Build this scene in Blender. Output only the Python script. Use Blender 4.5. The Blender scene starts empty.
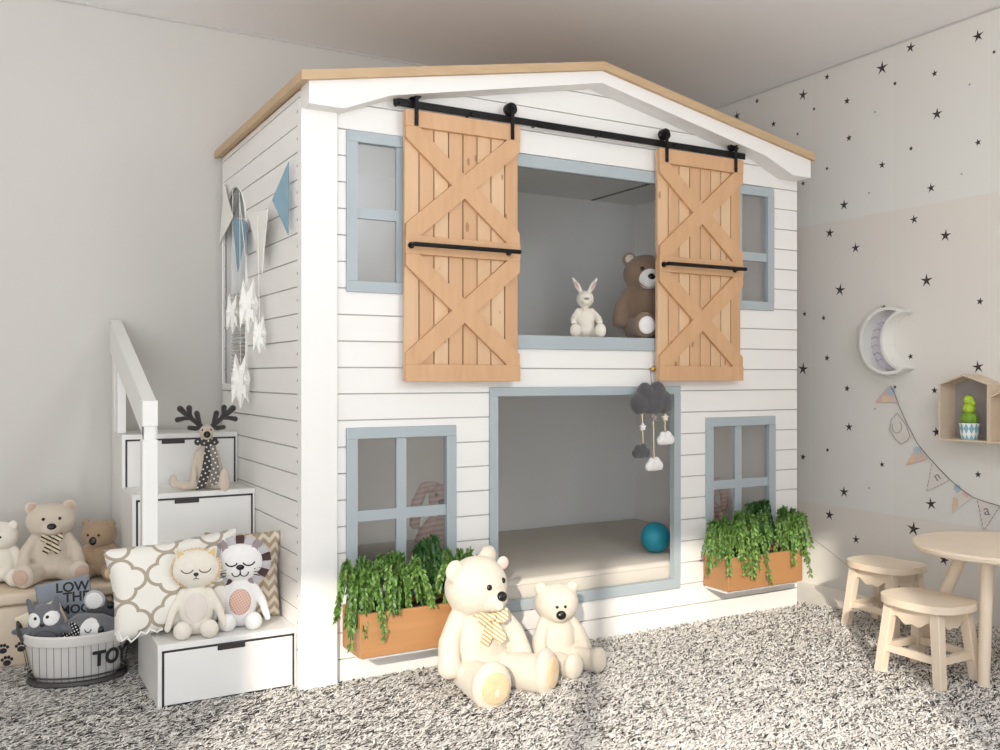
import bpy, bmesh, math, random
import numpy as np
from math import sin, cos, pi, radians
from mathutils import Vector, Matrix, Euler
from mathutils.bvhtree import BVHTree
V = Vector
random.seed(7)
scene = bpy.context.scene
COL = scene.collection

# ------------------------------------------------------------------ camera (calibrated from the photograph)
T = radians(60.48); FPX = 929.4; CY = 376.5
FW = V((cos(T), sin(T), 0)); RT = V((sin(T), -cos(T), 0)); EYE = V((0, 0, 1.0))
def pick(x, y, ax, v):
    d = FW + RT*((x-500)/FPX) + V((0, 0, 1))*((CY-y)/FPX)
    return EYE + d*((v-EYE[ax])/d[ax])
cam_d = bpy.data.cameras.new('camera'); cam = bpy.data.objects.new('camera', cam_d); COL.objects.link(cam)
cam.location = EYE; cam.rotation_euler = (pi/2, 0, T-pi/2)
cam_d.sensor_width = 36; cam_d.lens = 36*FPX/1000; cam_d.shift_y = (CY-375)/1000; cam_d.clip_start = .05
scene.camera = cam

# ------------------------------------------------------------------ materials
def lin(c):
    return tuple(((x/255)/12.92 if x/255 <= .04045 else ((x/255+.055)/1.055)**2.4) for x in c)
class NT:
    def __init__(s, name):
        s.m = bpy.data.materials.new(name); s.m.use_nodes = True; s.t = s.m.node_tree
        s.b = s.t.nodes['Principled BSDF']
    def n(s, typ, **kw):
        nd = s.t.nodes.new('ShaderNode'+typ)
        for k, v in kw.items():
            if k in nd.inputs.keys() if isinstance(k, str) else False: nd.inputs[k].default_value = v
            else: setattr(nd, k, v)
        return nd
    def l(s, a, b): s.t.links.new(a, b)
    def math(s, op, a, b=None, c=None):
        nd = s.t.nodes.new('ShaderNodeMath'); nd.operation = op
        for i, x in enumerate((a, b, c)):
            if x is None: continue
            if isinstance(x, (int, float)): nd.inputs[i].default_value = x
            else: s.l(x, nd.inputs[i])
        return nd.outputs[0]
    def mix(s, fac, a, b):
        nd = s.t.nodes.new('ShaderNodeMix'); nd.data_type = 'RGBA'
        for sock, x in ((nd.inputs[0], fac), (nd.inputs[6], a), (nd.inputs[7], b)):
            if isinstance(x, (int, float)): sock.default_value = x
            elif isinstance(x, tuple): sock.default_value = (*x, 1)
            else: s.l(x, sock)
        return nd.outputs[2]
    def coord(s, which='Object'):
        return s.n('TexCoord').outputs[which]
    def noise(s, vec, scale, detail=3, sc=None):
        if sc:
            mp = s.n('Mapping'); mp.inputs['Scale'].default_value = sc; s.l(vec, mp.inputs[0]); vec = mp.outputs[0]
        nd = s.n('TexNoise'); nd.inputs['Scale'].default_value = scale; nd.inputs['Detail'].default_value = detail
        s.l(vec, nd.inputs['Vector']); return nd.outputs['Fac']
    def bump(s, h, strength, dist=.002):
        nd = s.n('Bump'); nd.inputs['Strength'].default_value = strength; nd.inputs['Distance'].default_value = dist
        s.l(h, nd.inputs['Height']); s.l(nd.outputs[0], s.b.inputs['Normal'])
def plain(name, c, rough=.6, var=.04, scale=30, bump=0, metal=0, bscale=None, sheen=0):
    t = NT(name); a = lin(c)
    o = t.coord(); f = t.noise(o, scale)
    t.l(t.mix(f, tuple(x*(1-var) for x in a), tuple(min(1, x*(1+var)) for x in a)), t.b.inputs['Base Color'])
    t.b.inputs['Roughness'].default_value = rough; t.b.inputs['Metallic'].default_value = metal
    if bump: t.bump(t.noise(o, bscale or scale*6, 2), bump)
    if sheen: t.b.inputs['Sheen Weight'].default_value = sheen; t.b.inputs['Sheen Roughness'].default_value = .6
    return t.m
def plush_mat(name, c, var=.06): return plain(name, c, .95, var, 60, .5, 0, 420, .25)
def wood(name, c1, c2, sc=(60, 60, 4), rough=.55, island=.0, knots=False):
    t = NT(name); o = t.coord()
    f = t.noise(o, 1.0, 5, sc)
    f2 = t.noise(o, .5, 3, tuple(x*.35 for x in sc))
    g = t.math('ADD', t.math('MULTIPLY', f, .6), t.math('MULTIPLY', f2, .5))
    col = t.mix(g, lin(c2), lin(c1))
    if island:
        r = t.n('NewGeometry').outputs['Random Per Island']
        col = t.mix(t.math('MULTIPLY', r, island), col, lin((238, 214, 178)))
    if knots:
        vo = t.n('TexVoronoi'); mp = t.n('Mapping'); mp.inputs['Scale'].default_value = (16, 16, 6.5)
        t.l(o, mp.inputs[0]); t.l(mp.outputs[0], vo.inputs['Vector']); vo.inputs['Scale'].default_value = 1
        k = t.math('LESS_THAN', vo.outputs['Distance'], .11)
        col = t.mix(t.math('MULTIPLY', k, .55), col, lin((120, 78, 48)))
    t.l(col, t.b.inputs['Base Color']); t.b.inputs['Roughness'].default_value = rough
    t.bump(f, .15, .001)
    return t.m
M = {}
M['white'] = plain('white_paint', (236, 233, 229), .45, .012, 6)
M['shade_line'] = plain('painted_shade_grey', (196, 192, 188), .7, .02, 6)  # grey that paints in the shade of plank grooves and ceiling edges
M['white2'] = plain('white_lacquer', (232, 230, 226), .3, .01, 6)
M['inside'] = plain('bunk_inner_panels', (234, 233, 230), .6, .02, 5)
M['bluegrey'] = plain('blue_grey_paint', (170, 179, 183), .5, .03, 12)
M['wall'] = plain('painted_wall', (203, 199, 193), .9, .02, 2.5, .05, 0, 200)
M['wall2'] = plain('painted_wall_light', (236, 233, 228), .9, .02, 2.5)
M['ceil'] = plain('ceiling_paint', (246, 244, 244), .9, .01, 3)
M['floor'] = plain('floor_paint', (242, 236, 226), .5, .02, 5)
M['black'] = plain('black_metal', (30, 29, 29), .42, .1, 40, 0, .6)
M['blackp'] = plain('black_plastic', (22, 20, 20), .25, .05)
M['gasket'] = plain('dark_drawer_edge', (52, 48, 46), .5, .05)
M['barn'] = wood('barn_door_pine', (214, 172, 132), (182, 136, 96), (70, 70, 4), .55, .55, True)
M['barnf'] = wood('barn_door_frame_pine', (216, 175, 135), (190, 144, 102), (50, 50, 10), .5)
M['roof'] = wood('roof_oak', (206, 178, 142), (172, 140, 104), (8, 60, 60), .5)
M['cedar'] = wood('planter_cedar', (186, 138, 92), (154, 106, 64), (5, 60, 60), .5)
M['birch'] = wood('pale_birch', (238, 222, 201), (224, 204, 179), (50, 8, 50), .5)
M['birchv'] = wood('pale_birch_upright', (238, 222, 201), (224, 204, 179), (50, 50, 6), .5)
M['ply'] = wood('plywood', (220, 202, 180), (204, 184, 158), (6, 50, 50), .55)
M['soil'] = plain('potting_soil', (60, 44, 34), 1, .3, 60, .5)
M['stem'] = plain('plant_stem', (92, 100, 50), .7, .1)
def leafmat(name, a, b):
    t = NT(name); r = t.n('NewGeometry').outputs['Random Per Island']
    t.l(t.mix(r, lin(a), lin(b)), t.b.inputs['Base Color']); t.b.inputs['Roughness'].default_value = .5
    return t.m
M['leaf'] = leafmat('trailing_leaf', (58, 96, 38), (122, 158, 76))
M['leafd'] = leafmat('dark_leaf', (36, 74, 32), (70, 116, 54))
M['cream'] = plush_mat('cream_plush', (214, 203, 186))
M['beige'] = plush_mat('beige_plush', (205, 191, 173))
M['offwhite'] = plush_mat('off_white_plush', (228, 220, 206))
M['brown'] = plush_mat('light_brown_plush', (158, 132, 104), .15)
M['dbrown'] = plush_mat('dark_brown_plush', (134, 110, 90))
M['tan'] = plush_mat('tan_plush', (222, 190, 148), .15)
M['pinkb'] = plush_mat('dusty_pink_fabric', (206, 166, 156))
M['lgreyc'] = plush_mat('pale_oatmeal_plush', (222, 211, 203))
M['pad'] = plush_mat('brown_pink_pad', (196, 166, 148), .12)
M['wpl'] = plush_mat('white_plush', (234, 231, 228))
M['greyp'] = plush_mat('grey_felt', (104, 104, 108), .1)
M['dgrey'] = plush_mat('charcoal_felt', (78, 76, 78), .15)
M['antler'] = plush_mat('antler_felt', (52, 48, 46), .1)
M['mauve'] = plush_mat('mauve_felt', (150, 136, 138), .1)
M['lgreyf'] = plush_mat('pale_grey_felt', (182, 178, 180), .1)
M['maroon'] = plush_mat('dark_brown_felt', (70, 48, 46), .1)
M['gold'] = plain('gold_fabric', (214, 190, 130), .6, .1)
M['brass'] = plain('brass', (200, 160, 80), .3, .05, 20, 0, 1)
M['ball'] = plain('teal_rubber', (38, 150, 172), .45, .06, 12)
M['matt'] = plain('mattress_fabric', (208, 200, 188), .9, .03, 30, .3, 0, 500)
M['blueflag'] = plain('blue_paper', (126, 154, 168), .8, .03)
M['paper'] = plain('white_paper', (240, 238, 232), .8, .02)
M['rope'] = plain('beaded_cord', (226, 206, 166), .8, .1, 200)
M['string'] = plain('grey_string', (120, 112, 104), .8, .1)
M['rwood'] = plain('bead_wood', (226, 198, 158), .6, .1)
M['greybk'] = plain('grey_book_cover', (128, 134, 142), .5, .04)
M['creambk'] = plain('cream_book_cover', (232, 220, 192), .5, .04)
M['pages'] = plain('book_pages', (236, 230, 216), .8, .05, 300)
M['ink'] = plain('dark_ink', (34, 32, 34), .7, .03)
M['goldink'] = plain('bronze_ink', (150, 120, 74), .6, .05)
M['cactus'] = plain('cactus_green', (120, 160, 50), .6, .2, 80)
M['lime'] = plain('lime_cactus', (176, 206, 62), .6, .15, 80)
M['felt'] = plain('shelf_back_felt', (158, 150, 148), .95, .1, 200)
M['peach'] = plain('peach_print', (226, 196, 164), .8, .06)
M['flagw'] = plain('pale_flag_paper', (220, 214, 206), .8, .02)
M['flagb'] = plain('pale_blue_print', (176, 192, 204), .8, .04)
M['flagp'] = plain('pink_print', (216, 192, 184), .8, .04)
M['letter'] = plain('grey_letter_print', (138, 130, 138), .8, .04)
M['moonin'] = plain('lilac_print', (206, 200, 206), .7, .06, 14)
M['moonln'] = plain('lilac_line', (150, 140, 158), .7, .06)
M['star'] = plain('wallpaper_star_print', (62, 52, 50), .8, .3, 60)
M['starp'] = plain('wallpaper_faint_star_print', (158, 150, 142), .8, .1, 60)
M['basketr'] = plain('dark_wire', (64, 60, 58), .5, .1, 20)
M['cloth'] = plain('basket_cloth', (214, 210, 204), .9, .05, 40, .3, 0, 300)
M['woven'] = plain('woven_grey_fabric', (190, 187, 183), .9, .1, 40)
def stripes_mat(name, a, b, freq, rot, duty=.5, axis='X'):
    t = NT(name); o = t.coord()
    mp = t.n('Mapping'); mp.inputs['Rotation'].default_value = rot; t.l(o, mp.inputs[0])
    sp = t.n('SeparateXYZ'); t.l(mp.outputs[0], sp.inputs[0])
    fr = t.math('FRACT', t.math('MULTIPLY', sp.outputs[axis], freq))
    t.l(t.mix(t.math('LESS_THAN', fr, duty), lin(a), lin(b)), t.b.inputs['Base Color']); t.b.inputs['Roughness'].default_value = .9
    return t.m
M['bowbig'] = stripes_mat('cream_striped_bow', (238, 226, 200), (196, 160, 104), 90, (0, .9, 0))
M['bow'] = stripes_mat('dark_striped_bow', (216, 202, 172), (66, 58, 52), 75, (0, 1.0, 0), .42)
M['pinkst'] = stripes_mat('pink_fine_stripes', (212, 176, 166), (192, 148, 140), 55, (0, .2, 0), .45, 'Z')
M['bstripe'] = stripes_mat('ticking_stripe_cloth', (204, 200, 195), (112, 108, 106), 46, (0, 0, 0), .1)
def dots_mat(name, base, dot, scale, r):
    t = NT(name); o = t.coord()
    mp = t.n('Mapping'); mp.inputs['Scale'].default_value = (scale,)*3; mp.inputs['Rotation'].default_value = (0, .5, 0); t.l(o, mp.inputs[0])
    sp = t.n('SeparateXYZ'); t.l(mp.outputs[0], sp.inputs[0])
    u = t.math('SUBTRACT', t.math('FRACT', sp.outputs['X']), .5); w = t.math('SUBTRACT', t.math('FRACT', sp.outputs['Z']), .5)
    d = t.math('SQRT', t.math('ADD', t.math('MULTIPLY', u, u), t.math('MULTIPLY', w, w)))
    t.l(t.mix(t.math('LESS_THAN', d, r), lin(base), lin(dot)), t.b.inputs['Base Color']); t.b.inputs['Roughness'].default_value = .95
    return t.m
M['polka'] = dots_mat('black_polka_dot_cloth', (30, 28, 30), (232, 230, 226), 105, .24)
M['scarf'] = dots_mat('charcoal_star_scarf', (66, 62, 60), (226, 222, 214), 62, .2)
M['scarf2'] = dots_mat('grey_star_scarf', (124, 118, 110), (236, 232, 226), 62, .2)
M['belly'] = dots_mat('peach_knit', (222, 184, 166), (188, 150, 138), 130, .28)
def trellis():
    t = NT('trellis_print_fabric'); u0 = t.coord('UV')
    mp = t.n('Mapping'); mp.inputs['Scale'].default_value = (2.85, 2.2, 1); mp.inputs['Location'].default_value = (.25, .1, 0); t.l(u0, mp.inputs[0])
    sp = t.n('SeparateXYZ'); t.l(mp.outputs[0], sp.inputs[0])
    def fold(x): return t.math('ABSOLUTE', t.math('SUBTRACT', t.math('FRACT', x), .5))
    a, b = fold(sp.outputs['X']), fold(sp.outputs['Y'])
    def dist(cx, cy):
        dx = t.math('SUBTRACT', a, cx); dy = t.math('SUBTRACT', b, cy)
        return t.math('SQRT', t.math('ADD', t.math('MULTIPLY', dx, dx), t.math('MULTIPLY', dy, dy)))
    d = t.math('SUBTRACT', t.math('MINIMUM', t.math('MINIMUM', dist(.235, 0), dist(0, .235)), t.math('ADD', t.math('MAXIMUM', a, b), .06)), .25)
    ln = t.math('LESS_THAN', t.math('ABSOLUTE', d), .036)
    t.l(t.mix(ln, lin((232, 227, 217)), lin((168, 156, 138))), t.b.inputs['Base Color']); t.b.inputs['Roughness'].default_value = .85
    t.b.inputs['Sheen Weight'].default_value = .2
    t.bump(t.noise(u0, 300), .2)
    return t.m
def chevron():
    t = NT('chevron_print_fabric'); u0 = t.coord('UV')
    sp = t.n('SeparateXYZ'); t.l(u0, sp.inputs[0])
    tri = t.math('ABSOLUTE', t.math('SUBTRACT', t.math('FRACT', t.math('MULTIPLY', sp.outputs['X'], 6)), .5))
    s = t.math('FRACT', t.math('ADD', t.math('MULTIPLY', sp.outputs['Y'], 8), t.math('MULTIPLY', tri, 1.3)))
    t.l(t.mix(t.math('LESS_THAN', s, .5), lin((226, 214, 194)), lin((180, 160, 136))), t.b.inputs['Base Color']); t.b.inputs['Roughness'].default_value = .9
    return t.m
M['trellis'] = trellis(); M['chevron'] = chevron()
def glass():
    t = NT('clear_pane'); nt = t.t
    tr = t.n('BsdfTransparent'); gl = t.n('BsdfGlossy'); gl.inputs['Roughness'].default_value = .35
    mx = t.n('MixShader'); mx.inputs[0].default_value = .13; t.l(tr.outputs[0], mx.inputs[1]); t.l(gl.outputs[0], mx.inputs[2])
    t.l(mx.outputs[0], nt.nodes['Material Output'].inputs[0]); return t.m
M['glass'] = glass()
def wallpaper():
    t = NT('star_wallpaper'); o = t.coord()
    sp = t.n('SeparateXYZ'); t.l(o, sp.inputs[0])
    v = t.math('FRACT', t.math('DIVIDE', t.math('SUBTRACT', sp.outputs['Z'], .39), 1.342))
    h = t.math('FRACT', t.math('DIVIDE', t.math('SUBTRACT', sp.outputs['Y'], 2.267), .4525))
    c = t.mix(v, lin((226, 225, 220)), lin((224, 217, 209)))
    c = t.mix(t.math('MULTIPLY', h, .35), c, lin((222, 218, 212)))
    sv = t.math('LESS_THAN', t.math('MINIMUM', h, t.math('SUBTRACT', 1, h)), .006)
    c = t.mix(t.math('MULTIPLY', sv, .15), c, lin((240, 236, 230)))
    t.l(c, t.b.inputs['Base Color']); t.b.inputs['Roughness'].default_value = .85
    return t.m
M['wallpaper'] = wallpaper()
def pile_mat():
    t = NT('shag_yarn'); at = t.n('Attribute'); at.attribute_name = 'tint'
    t.l(at.outputs['Color'], t.b.inputs['Base Color']); t.b.inputs['Roughness'].default_value = .9
    return t.m
M['pile'] = pile_mat()
M['rugback'] = plain('rug_backing', (170, 164, 158), 1, .3, 80)
def pot_mat():
    t = NT('diamond_glazed_pot'); u0 = t.coord('UV'); sp = t.n('SeparateXYZ'); t.l(u0, sp.inputs[0])
    a = t.math('ABSOLUTE', t.math('SUBTRACT', t.math('FRACT', t.math('MULTIPLY', sp.outputs['X'], 12)), .5))
    b = t.math('ABSOLUTE', t.math('SUBTRACT', t.math('FRACT', t.math('MULTIPLY', sp.outputs['Y'], 2)), .5))
    t.l(t.mix(t.math('LESS_THAN', t.math('ADD', a, b), .5), lin((238, 240, 240)), lin((128, 178, 190))), t.b.inputs['Base Color'])
    t.b.inputs['Roughness'].default_value = .35; return t.m
M['pot'] = pot_mat()

# ------------------------------------------------------------------ mesh helpers
def nb(): return bmesh.new()
def box(bm, x0, x1, y0, y1, z0, z1, bev=0, seg=1):
    g = bmesh.ops.create_cube(bm, size=1)['verts']
    for v in g: v.co = V((x0+(v.co.x+.5)*(x1-x0), y0+(v.co.y+.5)*(y1-y0), z0+(v.co.z+.5)*(z1-z0)))
    if bev:
        es = list({e for v in g for e in v.link_edges})
        bmesh.ops.bevel(bm, geom=es, offset=bev, segments=seg, affect='EDGES', profile=.5)
def frame_of(d):
    d = d.normalized(); a = V((0, 0, 1)) if abs(d.z) < .9 else V((1, 0, 0))
    u = d.cross(a).normalized(); return u, d.cross(u).normalized()
def tube(bm, pts, r, seg=10, cap=True, closed=False):
    pts = [V(p) for p in pts]; n = len(pts)
    rs = [r]*n if isinstance(r, (int, float)) else list(r)
    rings = []; pu = None
    for i, p in enumerate(pts):
        if closed: d = pts[(i+1) % n]-pts[i-1]
        else: d = pts[min(i+1, n-1)]-pts[max(i-1, 0)]
        d.normalize()
        if pu is None: u, w = frame_of(d)
        else:
            u = pu-d*pu.dot(d)
            u = u.normalized() if u.length > 1e-6 else frame_of(d)[0]
            w = d.cross(u)
        pu = u
        rings.append([bm.verts.new(p+(u*cos(2*pi*k/seg)+w*sin(2*pi*k/seg))*rs[i]) for k in range(seg)])
    for i in range(n if closed else n-1):
        a, b = rings[i], rings[(i+1) % n]
        for k in range(seg): bm.faces.new((a[k], a[(k+1) % seg], b[(k+1) % seg], b[k]))
    if cap and not closed: bm.faces.new(rings[0][::-1]); bm.faces.new(rings[-1])
def cyl(bm, a, b, r, seg=16): tube(bm, [a, b], r, seg)
def ell(bm, c, r, rot=None, seg=20, rings=12):
    r = (r, r, r) if isinstance(r, (int, float)) else r
    mt = Matrix.Translation(V(c)) @ (rot.to_4x4() if rot is not None else Matrix.Identity(4)) @ Matrix.Diagonal((*r, 1))
    bmesh.ops.create_uvsphere(bm, u_segments=seg, v_segments=rings, radius=1, matrix=mt)
def prism(bm, poly, ext):
    ext = V(ext); a = [bm.verts.new(V(p)) for p in poly]; b = [bm.verts.new(V(p)+ext) for p in poly]; n = len(poly)
    bm.faces.new(a[::-1]); bm.faces.new(b)
    for i in range(n): bm.faces.new((a[i], a[(i+1) % n], b[(i+1) % n], b[i]))
def lathe(bm, prof, c=(0, 0, 0), seg=32, uv=False, sx=1, sy=1):
    c = V(c); rings = [[bm.verts.new(c+V((r*cos(2*pi*k/seg)*sx, r*sin(2*pi*k/seg)*sy, z))) for k in range(seg)] for r, z in prof]
    lay = bm.loops.layers.uv.verify() if uv else None
    for i in range(len(prof)-1):
        for k in range(seg):
            f = bm.faces.new((rings[i][k], rings[i][(k+1) % seg], rings[i+1][(k+1) % seg], rings[i+1][k]))
            if uv:
                for lp, (a, b) in zip(f.loops, ((k, i), (k+1, i), (k+1, i+1), (k, i+1))): lp[lay].uv = (a/seg, b/(len(prof)-1))
def link(name, bm, mat, parent=None, world=False, sharp=35):
    if isinstance(bm, bpy.types.Mesh): me = bm
    else:
        bmesh.ops.recalc_face_normals(bm, faces=bm.faces); me = bpy.data.meshes.new(name); bm.to_mesh(me); bm.free()
        me.polygons.foreach_set('use_smooth', [True]*len(me.polygons)); me.set_sharp_from_angle(angle=radians(sharp))
    if not me.materials: me.materials.append(mat)
    o = bpy.data.objects.new(name, me); COL.objects.link(o)
    if parent is not None:
        o.parent = parent
        if world:
            p = parent; off = V((0, 0, 0))
            while p is not None: off += p.location; p = p.parent
            o.location = -off
    return o
def tag(o, label=None, cat=None, group=None, kind=None):
    for k, v in (('label', label), ('category', cat), ('group', group), ('kind', kind)):
        if v: o[k] = v
    return o
def thing(name, label, cat, loc=(0, 0, 0), rz=0, group=None, tilt=(0, 0)):
    o = bpy.data.objects.new(name, None); COL.objects.link(o); o.empty_display_size = .05
    o.location = loc; o.rotation_euler = (tilt[0], tilt[1], rz)
    return tag(o, label, cat, group)
def struct(name, bm, mat): return tag(link(name, bm, mat), kind='structure')
def copy_tree(o, parent=None):
    c = o.copy(); COL.objects.link(c)
    if parent is not None: c.parent = parent
    for ch in list(o.children): copy_tree(ch, c)
    return c
def text_mesh(s, size, depth=.0006, bold=0):
    cu = bpy.data.curves.new('lettering', 'FONT'); cu.body = s; cu.size = size; cu.extrude = depth; cu.offset = bold; cu.align_x = 'CENTER'; cu.align_y = 'CENTER'
    ob = bpy.data.objects.new('lettering_source', cu); COL.objects.link(ob)
    me = bpy.data.meshes.new_from_object(ob.evaluated_get(bpy.context.evaluated_depsgraph_get()))
    bpy.data.objects.remove(ob); bpy.data.curves.remove(cu); return me
def rects(x0, x1, z0, z1, holes):
    """rectangles that tile [x0,x1]x[z0,z1] without the holes"""
    zs = sorted({z0, z1, *[z for h in holes for z in h[2:] if z0 < z < z1]}); out = []
    for a, b in zip(zs, zs[1:]):
        m = (a+b)/2; cut = sorted([(max(h[0], x0), min(h[1], x1)) for h in holes if h[2] < m < h[3] and h[1] > x0 and h[0] < x1]); x = x0
        for c, d in cut:
            if c > x: out.append((x, c, a, b))
            x = max(x, d)
        if x < x1: out.append((x, x1, a, b))
    return out

# ------------------------------------------------------------------ the room
XW, YB, ZC, XL, YS = 3.53, 3.985, 2.465, -2.7, -.9
b = nb(); box(b, XL-.1, XW+.1, YS-.1, YB+.1, -.1, 0); struct('floor', b, M['floor'])
b = nb(); box(b, XL-.1, XW+.1, YS-.1, YB+.1, ZC, ZC+.1); struct('ceiling', b, M['ceil'])
b = nb(); box(b, XL-.1, XW+.1, YB, YB+.1, 0, ZC); struct('wall_back', b, M['wall'])
b = nb(); box(b, XL-.1, XL, YS-.1, YB, 0, ZC); struct('wall_left', b, M['wall2'])
WX0, WX1, WZ = -2.33, .42, 2.24
b = nb()
for x0, x1, z0, z1 in rects(XL-.1, XW+.1, 0, ZC, [(WX0, WX1, .02, WZ)]): box(b, x0, x1, YS-.12, YS, z0, z1)
struct('wall_front', b, M['wall'])
b = nb(); e = .05
for x0, x1, z0, z1 in ((WX0, WX0+.02, .02, WZ), (WX1-.02, WX1, .02, WZ), (WX0, WX1, .02, .07), (WX0, WX1, WZ-.02, WZ)): box(b, x0, x1, YS-.09, YS-.03, z0, z1)
mx = (WX0+WX1)/2; box(b, mx-.03, mx+.03, YS-.09, YS-.03, .07, WZ-.02)
struct('window_1', b, M['white'])
b = nb(); box(b, XL, XW, YB-.006, YB, ZC-.007, ZC); struct('trim_6', b, M['shade_line'])  # thin grey strips paint in the crease shade along the ceiling
b = nb(); box(b, XW-.006, XW, YS, YB-.006, ZC-.007, ZC); struct('trim_7', b, M['shade_line'])
# right wall with its printed stars
b = nb(); box(b, XW, XW+.1, YS-.1, YB, 0, ZC); struct('wall_right', b, M['wallpaper'])
BIG = [(803,95),(882,68),(978,36),(840,290),(926.5,280.5),(978,367),(803,369),(844,492),(931,504),(913.5,529),(737,116)]
MED = [(910.5,47.5),(844,205),(931,188),(829.7,233),(855.5,248),(914,219.5),(945.5,235.5),(849,427),(936.5,432),(829.5,515),(856,539.5),(944,560),(937,114)]
SML = [(827,77),(849,138),(823.5,318),(827,358),(907,313),(910.5,356.5),(847,101),(934.5,73.5),(978,142.5),(882,165),(803,183.5),(980,301.5),(884,308),(804.5,314),(847,388.5),(934.5,390.5),(882,464.5),(803,457),(978,474.5),(757,101),(773.5,124)]
TIN = [(814,109),(895,83.5),(994,52),(911,148.5),(827,168.5),(895,387),(827.5,450),(797.5,134)]
PAL = [(969.5,84.5),(875,112),(961.5,174),(869,193),(869,488),(875,409)]
def stars(lst, r, name, mat, ri=.4):
    b = nb()
    for i, (x, y) in enumerate(lst):
        p = pick(x, y, 0, XW-.0006); a0 = pi/2+((i*37) % 11-5)*.035; rr = r*(1+.12*sin(i*2.3))
        c = b.verts.new(p)
        vs = [b.verts.new(p+V((0, -cos(a0+k*pi/5), sin(a0+k*pi/5)))*(rr if k % 2 == 0 else rr*ri)) for k in range(10)]
        for k in range(10): b.faces.new((c, vs[k], vs[(k+1) % 10]))
    o = struct(name, b, mat); return o
stars(BIG, .031, 'trim_1', M['star'], .3); stars(MED, .025, 'trim_2', M['star'], .33); stars(SML, .016, 'trim_3', M['star'], .42)
stars(TIN, .009, 'trim_4', M['star'], .6); stars(PAL, .006, 'trim_5', M['starp'], .6)
wr = bpy.data.objects['wall_right']
b = nb(); q = [pick(x, y, 0, XW-.0004) for x, y in ((811, 537), (832, 553), (853, 570))]; tube(b, q, .0012, 5); o = link('diagonal_line', b, M['starp']); o.parent = wr  # thin faint line running diagonally down the wall
for k in range(1, 6):
    o = bpy.data.objects['trim_%d' % k]; o.parent = wr; o.name = 'star_print'
    del o['kind']

# ------------------------------------------------------------------ shag rug
rug = thing('shag_rug', 'salt and pepper shag rug of cream, grey and black yarn covering the floor', 'rug', (0, 2, 0))
RP = [(-1.2, .3), (3.5, .3), (3.5, 2.27), (3.38, 2.55), (3.22, 2.70), (3.14, 2.90), (3.0, 3.0), (.95, 3.0), (.95, 3.95), (-1.2, 3.95)]
b = nb(); prism(b, [(x, y, .0005) for x, y in RP], (0, 0, .003)); link('backing', b, M['rugback'], rug, True)
def make_pile():
    rng = np.random.default_rng(3); n = 640000
    x = rng.uniform(-1.0, 3.5, n); y = rng.uniform(1.0, 3.9, n)
    cz = x*FW.x+y*FW.y; cx = x*RT.x+y*RT.y
    k = (cz > 1.5) & (np.abs(cx) < cz*.75)
    ins = np.zeros(n, bool); j = len(RP)-1
    for i in range(len(RP)):
        xi, yi = RP[i]; xj, yj = RP[j]
        if yi != yj: ins ^= ((yi > y) != (yj > y)) & (x < (xj-xi)*(y-yi)/(yj-yi)+xi)
        j = i
    k &= ins
    for x0, x1, y0, y1 in ((.895, 3.12, 2.87, 4), (.47, .91, 2.915, 4), (-.5, .46, 3.575, 4)): k &= ~((x > x0) & (x < x1) & (y > y0) & (y < y1))
    k &= ~(((x-.30)/.15)**2+((y-3.36)/.11)**2 < 1)
    # fewer yarns far away
    k &= rng.uniform(0, 1, n) < np.clip(1.25-(cz-2.2)*.28, .45, 1)
    x, y, cz = x[k], y[k], cz[k]; n = len(x)
    gd = RT+FW*1.1; ang = rng.normal(math.atan2(gd.y, gd.x), .5, n)+pi*(rng.uniform(0, 1, n) < .3); ln = rng.uniform(.018, .034, n); hgt = rng.uniform(.003, .010, n); w = rng.uniform(.0015, .0026, n)
    dx, dy = np.cos(ang), np.sin(ang); px, py = -dy*w, dx*w
    co = np.zeros((n, 6, 3), np.float32)
    for s, (f, h) in enumerate(((0, .0), (.45, .85), (1, .95))):
        bend = rng.normal(0, .004, (2, n)) if s == 2 else np.zeros((2, n))
        for q, sg in ((0, 1), (1, -1)):
            wd = 1 if s < 2 else .5
            co[:, s*2+q, 0] = x+dx*ln*f+px*sg*wd+bend[0]; co[:, s*2+q, 1] = y+dy*ln*f+py*sg*wd+bend[1]; co[:, s*2+q, 2] = .003+hgt*h
    base = (np.arange(n)*6)[:, None]
    faces = np.concatenate([base+np.array([0, 1, 3, 2]), base+np.array([2, 3, 5, 4])], 1).reshape(-1)
    me = bpy.data.meshes.new('pile')
    me.vertices.add(n*6); me.vertices.foreach_set('co', (co-np.array([0, 0, 0], np.float32)).reshape(-1))
    nf = n*2; me.loops.add(nf*4); me.loops.foreach_set('vertex_index', faces.astype(np.int32))
    me.polygons.add(nf); me.polygons.foreach_set('loop_start', np.arange(nf, dtype=np.int32)*4); me.polygons.foreach_set('loop_total', np.full(nf, 4, np.int32))
    me.update(calc_edges=True)
    # patches of darker and lighter yarn
    g = .5+.25*np.sin(x*3.1+np.sin(y*2.2)*1.4)+.25*np.sin(y*4.3+x*1.7+1)
    u = rng.uniform(0, 1, n); dark = .12+.18*g
    pal = np.array([lin((243, 239, 233)), lin((228, 222, 215)), lin((212, 205, 197)), lin((118, 113, 109)), lin((46, 43, 44))])
    idx = np.where(u < dark, 4, np.where(u < dark+.09, 3, np.where(u < dark+.2, 2, np.where(u < dark+.45, 1, 0))))
    col = np.ones((n, 6, 4), np.float32); col[:, :, :3] = pal[idx][:, None, :]
    at = me.attributes.new('tint', 'FLOAT_COLOR', 'POINT'); at.data.foreach_set('color', col.reshape(-1))
    return me
tag(link('pile', make_pile(), M['pile'], rug, True), kind='stuff')

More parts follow.
